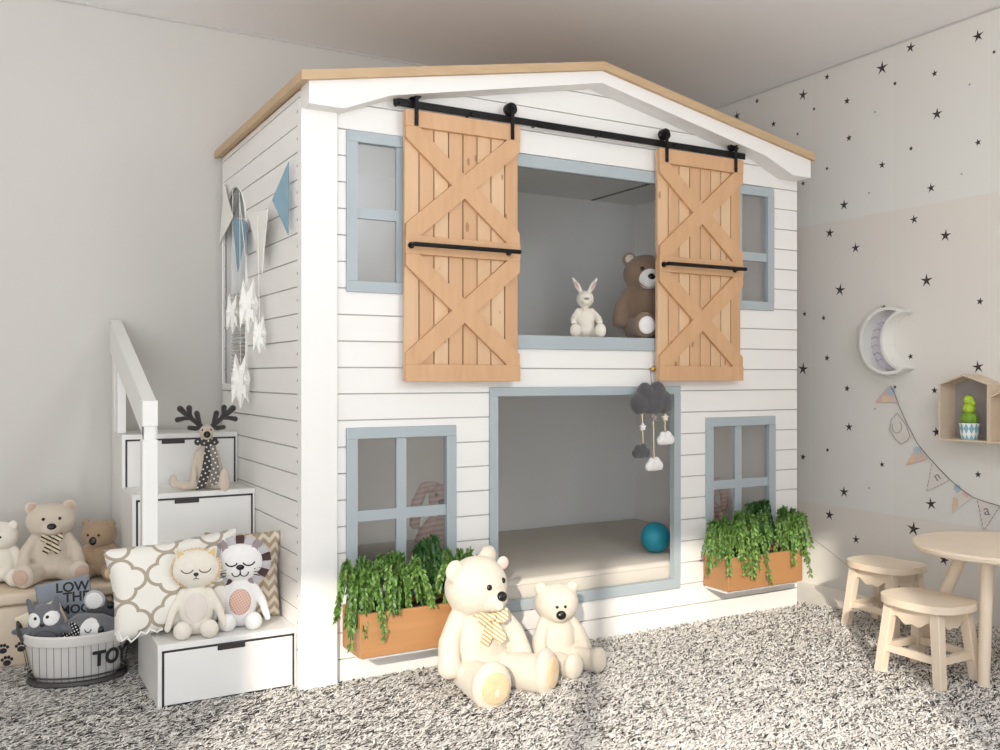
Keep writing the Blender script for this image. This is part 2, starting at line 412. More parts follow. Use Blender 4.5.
# ------------------------------------------------------------------ bunk house
HX0, HX1, HY, HB = .905, 3.12, 2.885, 3.955
XC = 2.018; RS = .189; ZA = 2.158; RX0, RX1 = .876, 3.118
def roof_under(x): return ZA-.03-RS*abs(x-XC)
bed = thing('house_bunk_bed', 'white playhouse bunk bed with shiplap walls, oak roof and blue grey window frames', 'bunk bed', (XC, 3.4, 0))
def part(name, b, mat, parent=bed, **k): return link(name, b, mat, parent, True, **k)
HOLES = [(1.058, 1.453, 1.28, 1.803), (2.59, 2.972, 1.28, 1.803), (1.589, 2.457, 1.10, 1.803), (1.589, 2.457, .155, .962), (1.058, 1.453, .25, .831), (2.597, 2.98, .25, .831)]
ROWS = [1.806-.0863*k for k in range(-5, 22)]
def clip_roof(poly, off=0):
    for sgn in (1, -1):
        out = []
        f = lambda p: (ZA-.03-off-RS*sgn*(p[0]-XC))-p[1]
        for i, p in enumerate(poly):
            q = poly[(i+1) % len(poly)]; a, c = f(p), f(q)
            if a >= 0: out.append(p)
            if a*c < 0: t = a/(a-c); out.append((p[0]+(q[0]-p[0])*t, p[1]+(q[1]-p[1])*t))
        poly = out
        if len(poly) < 3: return []
    return poly
def planks(b, x0, x1, fn, holes, zmax, clip=False, gap=.0022):
    edges = [0.0]+sorted(z for z in ROWS if .03 < z < zmax)+[zmax]
    for a, c in zip(edges, edges[1:]):
        for rx0, rx1, z0, z1 in rects(x0, x1, a+(gap if a > 0 else 0), c-(gap if c < zmax else 0), holes):
            if z1-z0 < .002: continue
            poly = [(rx0, z0), (rx1, z0), (rx1, z1), (rx0, z1)]
            if clip: poly = clip_roof(poly)
            if poly: fn(b, poly)
b = nb(); planks(b, HX0+.01, HX1, lambda b, p: prism(b, [(x, HY, z) for x, z in p], (0, .012, 0)), HOLES, 2.12, True)
part('shiplap_front', b, M['white'])
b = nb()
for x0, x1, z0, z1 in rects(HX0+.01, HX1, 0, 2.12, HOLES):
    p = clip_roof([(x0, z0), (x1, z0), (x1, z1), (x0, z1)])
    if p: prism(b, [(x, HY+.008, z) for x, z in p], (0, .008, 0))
part('front_wall', b, M['shade_line'])
# left side wall with arched window opening
AY0, AY1, AZ0, AZS, AZT = 3.555, 3.935, .972, 1.575, 1.755
holes = [(AY0, AY1, AZ0, AZS)]; st = .004
z = AZS
while z < AZT:
    f = math.sqrt(max(0, 1-((z+st/2-AZS)/(AZT-AZS))**2)); h = (AY1-AY0)/2*f; m = (AY0+AY1)/2
    holes.append((m-h, m+h, z, min(z+st, AZT))); z += st
b = nb(); planks(b, HY+.012, HB, lambda b, p: prism(b, [(HX0, y, z) for y, z in p], (.012, 0, 0)), holes, 1.913)
part('shiplap_side', b, M['white'])
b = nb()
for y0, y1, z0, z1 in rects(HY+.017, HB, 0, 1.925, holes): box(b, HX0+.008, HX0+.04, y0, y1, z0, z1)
part('side_wall', b, M['shade_line'])
b = nb(); planks(b, HY+.012, HB, lambda b, p: prism(b, [(HX1, y, z) for y, z in p], (-.012, 0, 0)), [], 1.913); box(b, HX1-.09, HX1-.008, HY+.017, HB, 0, 1.913)
part('side_wall', b, M['white'])
for k in range(21):
    z = 1.806+.0432-.0863*k
    if z > .05: b = nb(); cyl(b, (HX0-.0014, 2.915, z), (HX0+.002, 2.915, z), .0046, 10); part('screw_cap', b, M['blackp'])
b = nb(); box(b, HX0+.03, HX1-.03, HB-.05, HB, 0, 1.92); part('back_panel', b, M['inside'])
b = nb(); box(b, HX0+.04, 2.74, HY+.017, HB-.05, 1.90, 1.915); box(b, 2.752, HX1-.09, HY+.017, HB-.05, 1.90, 1.915); part('ceiling_panel', b, M['inside'])
b = nb(); box(b, 2.737, 2.755, HY+.04, HB-.06, 1.8975, 1.92); part('panel_joint', b, M['blackp'])
b = nb(); box(b, HX0+.04, HX1-.09, HY+.017, HB-.05, .985, 1.06); part('upper_bunk_base', b, M['inside'])
b = nb(); box(b, HX0+.04, HX1-.09, HY+.017, HB-.05, .06, .15); part('lower_bunk_base', b, M['inside'])
b = nb(); box(b, HX0-.005, 1.02, HY-.023, 2.904, 0, 1.85, .002); part('corner_post', b, M['white'])
# gable board
GY0, GY1 = 2.80, 2.884
gp = [(.905, 1.848), (1.02, 1.848), (1.18, 1.913), (XC, 2.084), (2.845, 1.913), (3.005, 1.848), (3.11, 1.848), (3.11, roof_under(3.11)), (XC, ZA-.03), (.905, roof_under(.905))]
b = nb(); prism(b, [(x, GY0, z) for x, z in gp], (0, GY1-GY0, 0)); part('gable_board', b, M['white'])
b = nb()
for s in (-1, 1):
    xe = RX1 if s > 0 else RX0; ze = ZA-RS*abs(xe-XC)
    prism(b, [(XC, 2.782, ZA), (xe, 2.782, ze), (xe, 2.782, ze-.03), (XC, 2.782, ZA-.03)], (0, 3.975-2.782, 0))
part('roof_board', b, M['roof'])
# window and opening frames
def wframe(name, x0, x1, z0, z1, w, wb=None, mv=None, mh=None, y0=HY-.010, y1=HY+.017):
    wb = wb or w; b = nb()
    box(b, x0, x1, y0, y1, z1-w, z1, .0015); box(b, x0, x1, y0, y1, z0, z0+wb, .0015)
    box(b, x0, x0+w, y0, y1, z0+wb, z1-w); box(b, x1-w, x1, y0, y1, z0+wb, z1-w)
    f = part(name, b, M['bluegrey'])
    if mv:
        b = nb(); box(b, mv-.018, mv+.018, y0+.009, y0+.023, z0+wb, z1-w); part('mullion', b, M['bluegrey'], f)
        b = nb(); box(b, x0+w, mv-.018, y0+.009, y0+.023, mh-.018, mh+.018); box(b, mv+.018, x1-w, y0+.009, y0+.023, mh-.018, mh+.018); part('crossbar', b, M['bluegrey'], f)
        b = nb(); box(b, x0+w, x1-w, y0+.015, y0+.017, z0+wb, z1-w); part('pane', b, M['glass'], f)
    return f
wframe('window_frame', 1.056, 1.455, 1.277, 1.805, .037, None, 1.252, 1.538)
wframe('window_frame', 2.588, 2.974, 1.28, 1.8, .037, None, 2.78, 1.505)
wframe('window_frame', 1.056, 1.455, .25, .832, .037, None, 1.252, .541)
wframe('window_frame', 2.595, 2.982, .25, .832, .037, None, 2.776, .554)
wframe('opening_frame', 1.588, 2.458, 1.10, 1.803, .045, .05)
wframe('opening_frame', 1.588, 2.458, .155, .962, .033, .04)
# arched side window trim
b = nb()
pts = [(HX0-.002, AY1, AZ0)]+[(HX0-.002, (AY0+AY1)/2+(AY1-AY0)/2*cos(a), AZS+(AZT-AZS)*sin(a)) for a in np.linspace(0, pi, 24)]+[(HX0-.002, AY0, AZ0)]
tube(b, pts, .005, 6); part('arch_trim', b, M['white'])
b = nb()
for k in range(22):
    z = AZ0+.012+k*.0165; box(b, HX0+.018, HX0+.024, AY0, AY1-.06, z, z+.008)
part('slat_screen', b, M['woven'])
# barn door hardware and doors
rail = nb(); box(rail, 1.209, 1.775, 2.846, 2.853, 1.899, 1.923, .001); box(rail, 1.768, 2.777, 2.844, 2.851, 1.897, 1.922, .001)
for x in (1.23, 1.5, 1.77, 2.05, 2.4, 2.75): cyl(rail, (x, 2.84, 1.91), (x, HY, 1.91), .006, 10)
part('sliding_rail', rail, M['black'])
def barn_door(x0, x1, hx):
    z0, z1 = .983, 1.889; w = (x1-x0)/8
    b = nb()
    for k in range(8): box(b, x0+.002+k*w+.0008, x0+.002+(k+1)*w-.0035, 2.850, 2.866, z0+.003, z1-.003, .0012)
    d = part('barn_door', b, M['barn'])
    b = nb(); y0, y1 = 2.834, 2.851
    for a, c in ((z1-.056, z1), (1.408, 1.47), (z0, z0+.058)): box(b, x0, x1, y0-.001, y1, a, c, .0015)
    for a, c in ((1.47, z1-.056), (z0+.058, 1.408)):
        t = .024
        for fl in (0, 1):
            # diagonal board clipped by the rails
            p = [(x0+.002, a), (x0+.002+t*2.1, a), (x1-.002, c-t*1.6), (x1-.002, c), (x1-.002-t*2.1, c), (x0+.002, a+t*1.6)]
            if fl: p = [(x0+x1-x, z) for x, z in p][::-1]
            prism(b, [(x, y0+.0015*fl, z) for x, z in p], (0, y1-y0-.002, 0))
    part('brace_frame', b, M['barnf'], d)
    b = nb(); cyl(b, (x0+.012, 2.797, 1.436), (x1-.022, 2.797, 1.436), .0075)
    for x in (x0+.018, x1-.05): cyl(b, (x, 2.797, 1.436), (x, 2.836, 1.436), .0065); cyl(b, (x, 2.829, 1.436), (x, 2.834, 1.436), .011)
    part('handle_bar', b, M['black'], d)
    for x in hx:
        b = nb(); box(b, x-.0065, x+.0065, 2.824, 2.830, 1.835, 1.955, .001)
        cyl(b, (x, 2.832, 1.945), (x, 2.856, 1.945), .022, 20); cyl(b, (x, 2.815, 1.945), (x, 2.86, 1.945), .006, 10)
        for z in (1.848, 1.875): cyl(b, (x, 2.821, z), (x, 2.85, z), .004, 8)
        part('roller_hanger', b, M['black'], d)
    return d
barn_door(1.246, 1.688, (1.282, 1.652)); barn_door(2.318, 2.756, (2.348, 2.708))
k = pick(650.5, 369, 1, HY)
b = nb(); cyl(b, (k.x, HY+.004, k.z), (k.x, HY-.018, k.z), .005, 12); ell(b, (k.x, HY-.02, k.z), (.01, .006, .01)); part('brass_knob', b, M['brass'])

# mattresses
def mattress(x0, x1, y0, y1, z0, z1, label):
    t = thing('mattress', label, 'mattress', ((x0+x1)/2, (y0+y1)/2, z0))
    b = nb(); box(b, x0, x1, y0, y1, z0, z1, .022, 4); link('cover', b, M['matt'], t, True)
    b = nb(); pts = []
    for zz in (z0+.014, z1-.018):
        tube(b, [(x0+.02, y0+.001, zz), (x1-.02, y0+.001, zz)], .0028, 6)
    link('piping', b, M['matt'], t, True)
mattress(.955, 3.02, 2.915, 3.895, .151, .258, 'beige mattress on the lower bunk under the teal ball')
mattress(.955, 3.02, 2.915, 3.895, 1.062, 1.150, 'mattress on the upper bunk under the dark brown bear and white rabbit')

# ------------------------------------------------------------------ stairs
def step_unit(y0, y1, z0, z1, label, hx=.695):
    x0, x1 = .478, .903
    t = thing('step_drawer_unit', label, 'storage step', ((x0+x1)/2, (y0+y1)/2, z0), 0, 'storage stairs beside the bunk bed')
    b = nb(); box(b, x0, x1, y0, y1, z0, z1, .0015); link('body', b, M['white2'], t, True)
    a, c, d, e = x0+.012, x1-.008, z0+.006, z1-.018
    b = nb(); y = y0-.0008
    for q in ((a, c, d, d+.008), (a, c, e-.008, e), (a, a+.008, d, e), (c-.008, c, d, e)): box(b, q[0], q[1], y, y0+.004, q[2], q[3])
    link('drawer_gap', b, M['gasket'], t, True)
    b = nb(); box(b, a+.007, c-.007, y0-.003, y0+.004, d+.007, e-.007, .001); dr = link('drawer', b, M['white2'], t, True)
    b = nb(); box(b, hx-.042, hx+.042, y0-.006, y0+.002, e-.02, e-.001, .001); box(b, hx-.042, hx+.042, y0-.009, y0-.004, e-.006, e-.001)
    link('handle', b, M['gasket'], dr, True)
    return t
step_unit(2.92, 3.30, 0, .195, 'lowest white storage step with sunlit drawer, under the two sitting plush cats')
step_unit(3.175, 3.43, .1955, .39, 'white storage step hidden behind the trellis and chevron cushions')
step_unit(3.43, 3.69, .1955, .588, 'white storage step with wide drawer, under the reindeer plush', .66)
step_unit(3.69, 3.975, .1955, .783, 'topmost white storage step, behind the reindeer plush', .66)
hr = thing('stair_handrail', 'white wooden handrail with square newel post beside the storage stairs', 'handrail', (.48, 3.14, .195))
b = nb(); nx0, nx1, ny0, ny1 = .462, .509, 3.10, 3.15
box(b, nx0, nx1, ny0, ny1, .196, .80, .002); box(b, nx0+.006, nx1-.006, ny0+.006, ny1-.006, .79, .845); box(b, nx0, nx1, ny0, ny1, .842, .924, .002)
link('newel_post', b, M['white2'], hr, True)
b = nb(); prism(b, [(.468, 3.955, 1.225), (.468, 3.955, 1.10), (.468, 3.12, .805), (.468, 3.12, .915)], (.042, 0, 0)); link('rail', b, M['white2'], hr, True)
b = nb(); box(b, .472, .508, 3.86, 3.93, .784, 1.13, .002); box(b, .474, .505, 3.78, 3.84, .784, 1.09, .002); link('baluster', b, M['white2'], hr, True)

# ------------------------------------------------------------------ planters
def leaf(bm, p, d, up, l, w):
    s = d.cross(up)
    s = s.normalized()*w if s.length > 1e-4 else V((w, 0, 0))
    a = [bm.verts.new(q) for q in (p, p+d*l*.45+s+up*w*.3, p+d*l, p+d*l*.45-s+up*w*.3)]
    bm.faces.new(a)
def trailing_plant(loc, label, mat, stems, height, droop, rng, wide=.1, name='trailing_plant'):
    t = thing(name, label, 'plant', loc, 0, 'trailing plants in the window boxes')
    bs, bl = nb(), nb()
    for i in range(stems):
        a = rng.uniform(0, 2*pi); out = rng.uniform(.25, 1)*wide; h = height*rng.uniform(.55, 1.05); dr = droop*rng.uniform(.3, 1.1)
        if sin(a) > .25: out *= .4; dr *= .15
        pts = []
        for s in range(15):
            q = s/14
            pts.append(V((cos(a)*out*(q**.7), max(-.105, sin(a)*out*1.0*(q**.6)), h*sin(min(1, q*1.7)*pi/2)-(dr+h*.6)*max(0, q-.45)**1.5*1.6)))
        tube(bs, pts, .0016, 5)
        for s in range(1, 15):
            d0 = (pts[s]-pts[s-1]).normalized()
            for q in range(12):
                f = rng.uniform(0, 1); p = pts[s-1].lerp(pts[s], f)
                n = V((rng.gauss(0, 1), rng.gauss(0, 1), rng.gauss(0, 1))); n = (n-d0*n.dot(d0)).normalized()
                leaf(bl, p+n*.002, (d0*.85+n*.55).normalized(), n.cross(d0), rng.uniform(.013, .021), rng.uniform(.0036, .0058))
    link('stem', bs, M['stem'], t); link('foliage', bl, mat, t)
    return t
def planter(x0, x1, y0, z0, z1, label, plabels, dark):
    y1 = HY-.012
    t = thing('planter_box', label, 'planter', ((x0+x1)/2, (y0+y1)/2, z0), 0, 'window boxes on the bunk house')
    b = nb(); w = .012
    box(b, x0, x1, y0, y0+w, z0, z1, .001); box(b, x0, x1, y1-w, y1, z0, z1, .001); box(b, x0, x0+w, y0+w, y1-w, z0, z1); box(b, x1-w, x1, y0+w, y1-w, z0, z1)
    box(b, x0+w, x1-w, y0+w, y1-w, z0, z0+w)
    link('box', b, M['cedar'], t, True)
    b = nb(); box(b, x0+w, x1-w, y0+w, y1-w, z0+w, z1-.018); link('soil', b, M['soil'], t, True)
    b = nb(); box(b, x0+.01, x1-.01, y0+.02, y1, z0-.012, z0-.0005); link('mount', b, M['white'], t, True)
    rng = random.Random(int(x0*100)); n = len(plabels)
    for i, l in enumerate(plabels):
        dk = i == dark; px = x0+.03+(x1-x0-.06)*i/(n-1)
        trailing_plant((px, (y1-.045) if dk else (y0+.06), z1-.018), l, M['leafd'] if dk else M['leaf'], 30 if dk else 30, .22 if dk else .18, .03 if dk else .22, rng, .09 if dk else .125)
planter(1.04, 1.46, 2.715, .125, .262, 'cedar window box under the lower left window behind the big cream bear',
        ['drooping green plant at the outer end of the window box by the corner post', 'drooping green plant under the mullion of the lower left window', 'upright dark green plant in the window box in front of the pink rabbit', 'bushy green plant in the window box just behind the big cream bear head'], 2)
planter(2.575, 2.985, 2.73, .155, .285, 'cedar window box under the lower right window near the stools',
        ['drooping green plant at the end of the right window box nearest the opening', 'drooping green plant below the left pane of the lower right window', 'upright dark green plant standing tallest in the right window box', 'drooping green plant at the end of the right window box nearest the wallpaper'], 2)

# ------------------------------------------------------------------ plush toys
def union_mesh(items, voxel, smooth=6):
    b = nb()
    for it in items:
        if it[0] == 'e': ell(b, it[1], it[2], it[3] if len(it) > 3 else None, 24, 16)
        else:
            pr = it[1]
            for (p, r), (q, s) in zip(pr, pr[1:]):
                n = max(2, int((V(q)-V(p)).length/(.35*min(r, s)))+1)
                for k in range(n+1): ell(b, V(p).lerp(V(q), k/n), r+(s-r)*k/n, None, 14, 10)
    me = bpy.data.meshes.new('plush_source'); b.to_mesh(me); b.free()
    ob = bpy.data.objects.new('plush_source', me); COL.objects.link(ob)
    m = ob.modifiers.new('r', 'REMESH'); m.mode = 'VOXEL'; m.voxel_size = voxel
    m = ob.modifiers.new('s', 'SMOOTH'); m.iterations = smooth; m.factor = .5
    out = bpy.data.meshes.new_from_object(ob.evaluated_get(bpy.context.evaluated_depsgraph_get()))
    bpy.data.objects.remove(ob); bpy.data.meshes.remove(me)
    out.materials.clear(); out.polygons.foreach_set('use_smooth', [True]*len(out.polygons)); return out
class Plush:
    """a soft toy facing -Y with its seat at the origin; head pieces pass through Mh"""
    def __init__(s, name, label, cat, loc, rz, S, items, head, mat, turn=0, nod=0, roll=0, neck=(0, 0, .55), group=None, tilt=(0, 0), vox=None):
        s.S = S; nk = V(neck)
        s.Mh = Matrix.Translation(nk) @ Euler((nod, roll, turn)).to_matrix().to_4x4() @ Matrix.Translation(-nk)
        R = s.Mh.to_3x3(); al = []
        for it in items: al.append(s._sc(it))
        for it in head:
            if it[0] == 'e': al.append(s._sc(('e', s.Mh @ V(it[1]), it[2], R @ (it[3] if len(it) > 3 else Matrix.Identity(3)))))
            else: al.append(s._sc(('c', [(s.Mh @ V(p), r) for p, r in it[1]])))
        me = union_mesh(al, vox or max(.0028, S/75))
        s.root = thing(name, label, cat, loc, rz, group, tilt); s.body = link('body', me, mat, s.root)
        s.bvh = BVHTree.FromPolygons([v.co for v in me.vertices], [tuple(p.vertices) for p in me.polygons])
    def _sc(s, it):
        S = s.S
        if it[0] == 'e':
            r = it[2] if not isinstance(it[2], (int, float)) else (it[2],)*3
            return ('e', V(it[1])*S, tuple(x*S for x in r), *(it[3:]))
        return ('c', [(V(p)*S, r*S) for p, r in it[1]])
    def hit(s, x, z, head=True, off=0):
        Mx = s.Mh if head else Matrix.Identity(4)
        o = (Mx @ V((x, -1.5, z)))*s.S; d = (Mx.to_3x3() @ V((0, 1, 0))).normalized()
        h = s.bvh.ray_cast(o, d)
        if h[0] is None: return o+d*1.4*s.S, d, -d
        return h[0]-d*off, d, h[1]
    def spot(s, name, x, z, r, mat, head=True, flat=.35, par=None):
        """a flattened button / patch lying on the surface"""
        p, d, n = s.hit(x, z, head); r = (r, r) if isinstance(r, (int, float)) else r
        y = -n; u = V((0, 0, 1)); xx = y.cross(u).normalized(); zz = xx.cross(y).normalized()
        R = Matrix((xx, y, zz)).transposed(); b = nb()
        ell(b, p, (r[0]*s.S, min(r)*s.S*flat, r[1]*s.S), R, 20, 12)
        return link(name, b, mat, par or s.body if False else s.root)
    def line(s, name, pts, r, mat, head=True, closed=False):
        b = nb(); tube(b, [s.hit(x, z, head)[0] for x, z in pts], r*s.S, 6, True, closed); return link(name, b, mat, s.root)
    def patch(s, name, x, z, rx, rz, mat, head=True, off=.004, n=10, seg=28, shape=None):
        """a thin cloth patch that follows the surface"""
        b = nb(); p0, d, _ = s.hit(x, z, head)
        c = b.verts.new(p0-d*off*s.S*1.3); prev = None
        for i in range(1, n+1):
            ring = []
            for k in range(seg):
                a = 2*pi*k/seg; q = i/n; f = shape(a) if shape else 1
                pt, d, _ = s.hit(x+rx*q*f*cos(a), z+rz*q*f*sin(a), head)
                ring.append(b.verts.new(pt-d*off*s.S*(1.3 if i < n else -.4)))
            for k in range(seg):
                if prev is None: b.faces.new((c, ring[k], ring[(k+1) % seg]))
                else: b.faces.new((prev[k], ring[k], ring[(k+1) % seg], prev[(k+1) % seg]))
            prev = ring
        return link(name, b, mat, s.root, sharp=180)
    def blob(s, name, items, mat, head=False, par=None):
        b = nb(); R = s.Mh.to_3x3()
        for c, r, rot in items:
            rot = rot if rot is not None else Matrix.Identity(3)
            if head: c = s.Mh @ V(c); rot = R @ rot
            r = (r,)*3 if isinstance(r, (int, float)) else r
            ell(b, V(c)*s.S, tuple(x*s.S for x in r), rot, 20, 12)
        return link(name, b, mat, par or s.root)
def rotm(x=0, y=0, z=0): return Euler((x, y, z)).to_matrix()
def bow_tie(P, z, y, mat, w=.11, drop=.2, head=False):
    b = nb(); S = P.S
    for s in (-1, 1):
        for poly, dy in (([(0, .015), (s*w, .05), (s*w*1.1, -.02), (s*w*.7, -.05), (0, -.02)], 0), ([(s*.006, 0), (s*w*.3, -.01), (s*w*.95, -drop*.8), (s*w*.45, -drop), (s*.0, -drop*.72)], .012)):
            pp = [(V((px, y+dy-.02*abs(px)/w+.35*max(0, -pz)*-.35, z+pz)))*S for px, pz in poly]
            if s < 0: pp = pp[::-1]
            prism(b, pp, (0, .016*S, 0))
    ell(b, V((0, y-.008, z))*S, (.028*S, .022*S, .03*S))
    return link('bow', b, mat, P.root)
def teddy(label, loc, rz, S, mat, pad=None, bow=None, turn=0, nod=0, roll=0, inner=None, muzzle=None, legs=((-1, .3, 0), (1, .3, 0)), arms=None, eye=.016, nose=(.036, .028), group=None, tilt=(0, 0), headr=(.245, .215, .215), earr=.075, band=None, muz=.1, foot=.125, eyedx=.088):
    HZ = .50+headr[2]*.98
    head = [('e', (0, -.01, HZ), headr), ('e', (0, -headr[1]*.84, HZ-.075), (muz*1.1, muz*.75, muz*.85))]
    for s in (-1, 1): head.append(('e', (s*headr[0]*.74, .01, HZ+headr[2]*.76), (earr, earr*.55, earr)))
    items = [('e', (0, .01, .31), (.225, .20, .30)), ('e', (0, .0, .16), (.24, .21, .16)), ('e', (0, 0, .52), (.13, .12, .1))]
    arms = arms or {-1: ((-.17, -.02, .50), (-.27, -.07, .35), (-.30, -.13, .20)), 1: ((.17, -.02, .50), (.27, -.07, .35), (.30, -.13, .20))}
    for s in (-1, 1):
        a = arms[s]; items.append(('c', [(a[0], .07), (a[1], .075), (a[2], .082)]))
    feet = []
    for s, sp, up in legs:
        dx = sin(sp)*s; dy = -cos(sp); k = V((s*.13, -.1, .115)); f = k+V((dx, dy, up))*.30
        items.append(('c', [(k, .115), (f, foot*.93)])); fc = f+V((dx, dy, 0))*.05+V((0, 0, .02)); R = rotm(0, 0, math.atan2(dx, -dy))
        items.append(('e', fc, (foot, .075, foot*1.12), R)); feet.append((fc+V((dx, dy, 0))*.062, R))
    P = Plush('teddy_bear', label, 'teddy bear', loc, rz, S, items, head, mat, turn, nod, roll, (0, 0, .57), group, tilt)
    if muzzle: P.patch('muzzle', 0, HZ-.06, .12, .105, muzzle)
    P.spot('nose', 0, HZ-.04, nose, M['blackp'], True, .7)
    for s in (-1, 1):
        P.spot('eye', s*eyedx, HZ+.045, eye, M['blackp'], True, .7)
        if inner: P.blob('inner_ear', [((s*headr[0]*.74, -.016, HZ+headr[2]*.76), (earr*.66, earr*.42, earr*.66), None)], inner, True)
    if pad:
        for fc, R in feet: P.blob('foot_pad', [(fc, (foot*.7, .022, foot*.72), R)], pad)
    if bow:
        bow_tie(P, .53, -.215, bow)
    if band:
        b = nb(); tube(b, [V((.148*cos(a), -.01+.15*sin(a), .545+.012*sin(a)))*S for a in np.linspace(0, 2*pi, 33)[:-1]], .014*S, 8, False, True); link('neck_ribbon', b, band, P.root)
    return P
WDIR = pi/2
# the two cream bears in front of the bunk
p = pick(474, 687, 2, 0)
big = teddy('big cream teddy bear with tan foot pads and striped bow sitting on the rug', (1.418, 2.655, .006), radians(2), .448, M['cream'], M['tan'], M['bowbig'], turn=radians(19), nod=radians(0), legs=((-1, .05, 0), (1, .62, 0)), roll=radians(-9), band=M['bowbig'], foot=.15, eye=.021, nose=(.044, .036), eyedx=.078, earr=.085)
big.blob('cheek', [((-.035, -.235, .615), .04, None)], M['cream'], True)
b = nb(); e = big.Mh @ V((.278, -.045, .80))
ell(b, e*big.S, (.05*big.S, .02*big.S, .05*big.S)); link('hair_clip', b, M['flagp'], big.root)
small = teddy('small cream teddy bear sitting on the rug beside the big cream bear', (1.735, 2.68, .006), radians(4), .315, M['cream'], None, None, turn=radians(-22), nod=radians(12), legs=((-1, -.1, 0), (1, .35, 0)), eye=.017, nose=(.056, .048), earr=.07, muz=.085, headr=(.245, .215, .215), eyedx=.045)
# bears on the plywood chest
CZ = .262
teddy('beige teddy bear with striped bow sitting on the plywood chest', (.245, 3.755, CZ), radians(-2), .303, M['beige'], M['pad'], M['bow'], turn=radians(0), inner=M['pad'], legs=((-1, .5, 0), (1, .45, 0)), eye=.019, nose=(.052, .038), headr=(.275, .215, .21), earr=.08)
teddy('off white teddy bear at the end of the plywood chest, cut by the frame', (.085, 3.79, CZ), radians(-8), .235, M['offwhite'], None, None, turn=radians(-16), nod=radians(10), eye=.021, nose=(.05, .042), headr=(.27, .22, .22), earr=.07)
teddy('light brown teddy bear squeezed between the beige bear and trellis cushion', (.408, 3.72, CZ), radians(-18), .225, M['brown'], M['tan'], None, turn=radians(-14), nod=radians(12), eye=.022, nose=(.06, .07), headr=(.285, .22, .22), earr=.072)
# upper bunk
p = pick(637, 337, 2, 1.150)
ub = teddy('dark brown teddy bear with white muzzle sitting on the upper bunk', (2.44, 3.08, 1.150), radians(-24), .395, M['dbrown'], M['wpl'], None, turn=radians(2), nod=radians(2), inner=M['beige'], muzzle=M['wpl'], legs=((-1, -.05, 0), (1, .3, 0)), eye=.02, nose=(.04, .032), headr=(.235, .205, .205), foot=.125)
def rabbit(label, loc, rz, S, mat, inner, floppy, turn=0, nod=0, eyes=True, name='plush_rabbit'):
    head = [('e', (0, -.02, .66), (.15, .14, .14)), ('e', (0, -.12, .62), (.085, .07, .065))]
    for s in (-1, 1):
        if floppy: head.append(('c', [((s*.09, .02, .78), .04), ((s*.19, .0, .77), .045), ((s*.255, -.03, .62), .055), ((s*.27, -.04, .44), .05)]))
        else: head.append(('c', [((s*.06, 0, .77), .035), ((s*.13, .0, .89), .048), ((s*.21, .0, 1.02), .018)]))
    items = [('e', (0, 0, .27), (.17, .15, .26)), ('e', (0, 0, .12), (.18, .16, .12))]
    for s in (-1, 1):
        items.append(('c', [((s*.12, -.02, .46), .05), ((s*.2, -.09, .35), .055), ((s*.22, -.15, .28), .06)]))
        items.append(('c', [((s*.12, -.08, .09), .085), ((s*.2, -.26, .09), .08)])); items.append(('e', (s*.21, -.29, .115), (.1, .065, .12)))
    P = Plush(name, label, 'toy rabbit', loc, rz, S, items, head, mat, turn, nod, 0, (0, 0, .52))
    P.spot('nose', 0, .655, (.045, .028), M['mauve'] if not floppy else M['blackp'], True, .6)
    if eyes:
        for s in (-1, 1): P.spot('eye', s*.062, .715, .017, M['blackp'], True, .7)
    if not floppy:
        for s in (-1, 1): P.blob('inner_ear', [((s*.142, -.038, .9), (.02, .015, .08), rotm(0, s*.55, 0))], inner, True)
        for s in (-1, 1):
            for k in range(4): P.blob('finger', [((s*(.185+.022*k), -.2, .255-.006*abs(k-1.5)), (.012, .014, .026), None)], M['wpl'])
    return P
p = pick(585, 336, 2, 1.150)
rabbit('white plush rabbit with upright ears sitting on the upper bunk', (2.07, 2.985, 1.150), radians(-24), .228, M['offwhite'], M['pinkb'], False, eyes=False)
rabbit('pink striped rabbit behind the lower left window with drooping ears', (1.555, 3.17, .258), radians(-26), .42, M['pinkst'], None, True, turn=radians(-6))
rabbit('pink striped rabbit sitting behind the lower right window', (2.915, 3.25, .258), radians(-34), .34, M['pinkst'], None, True)

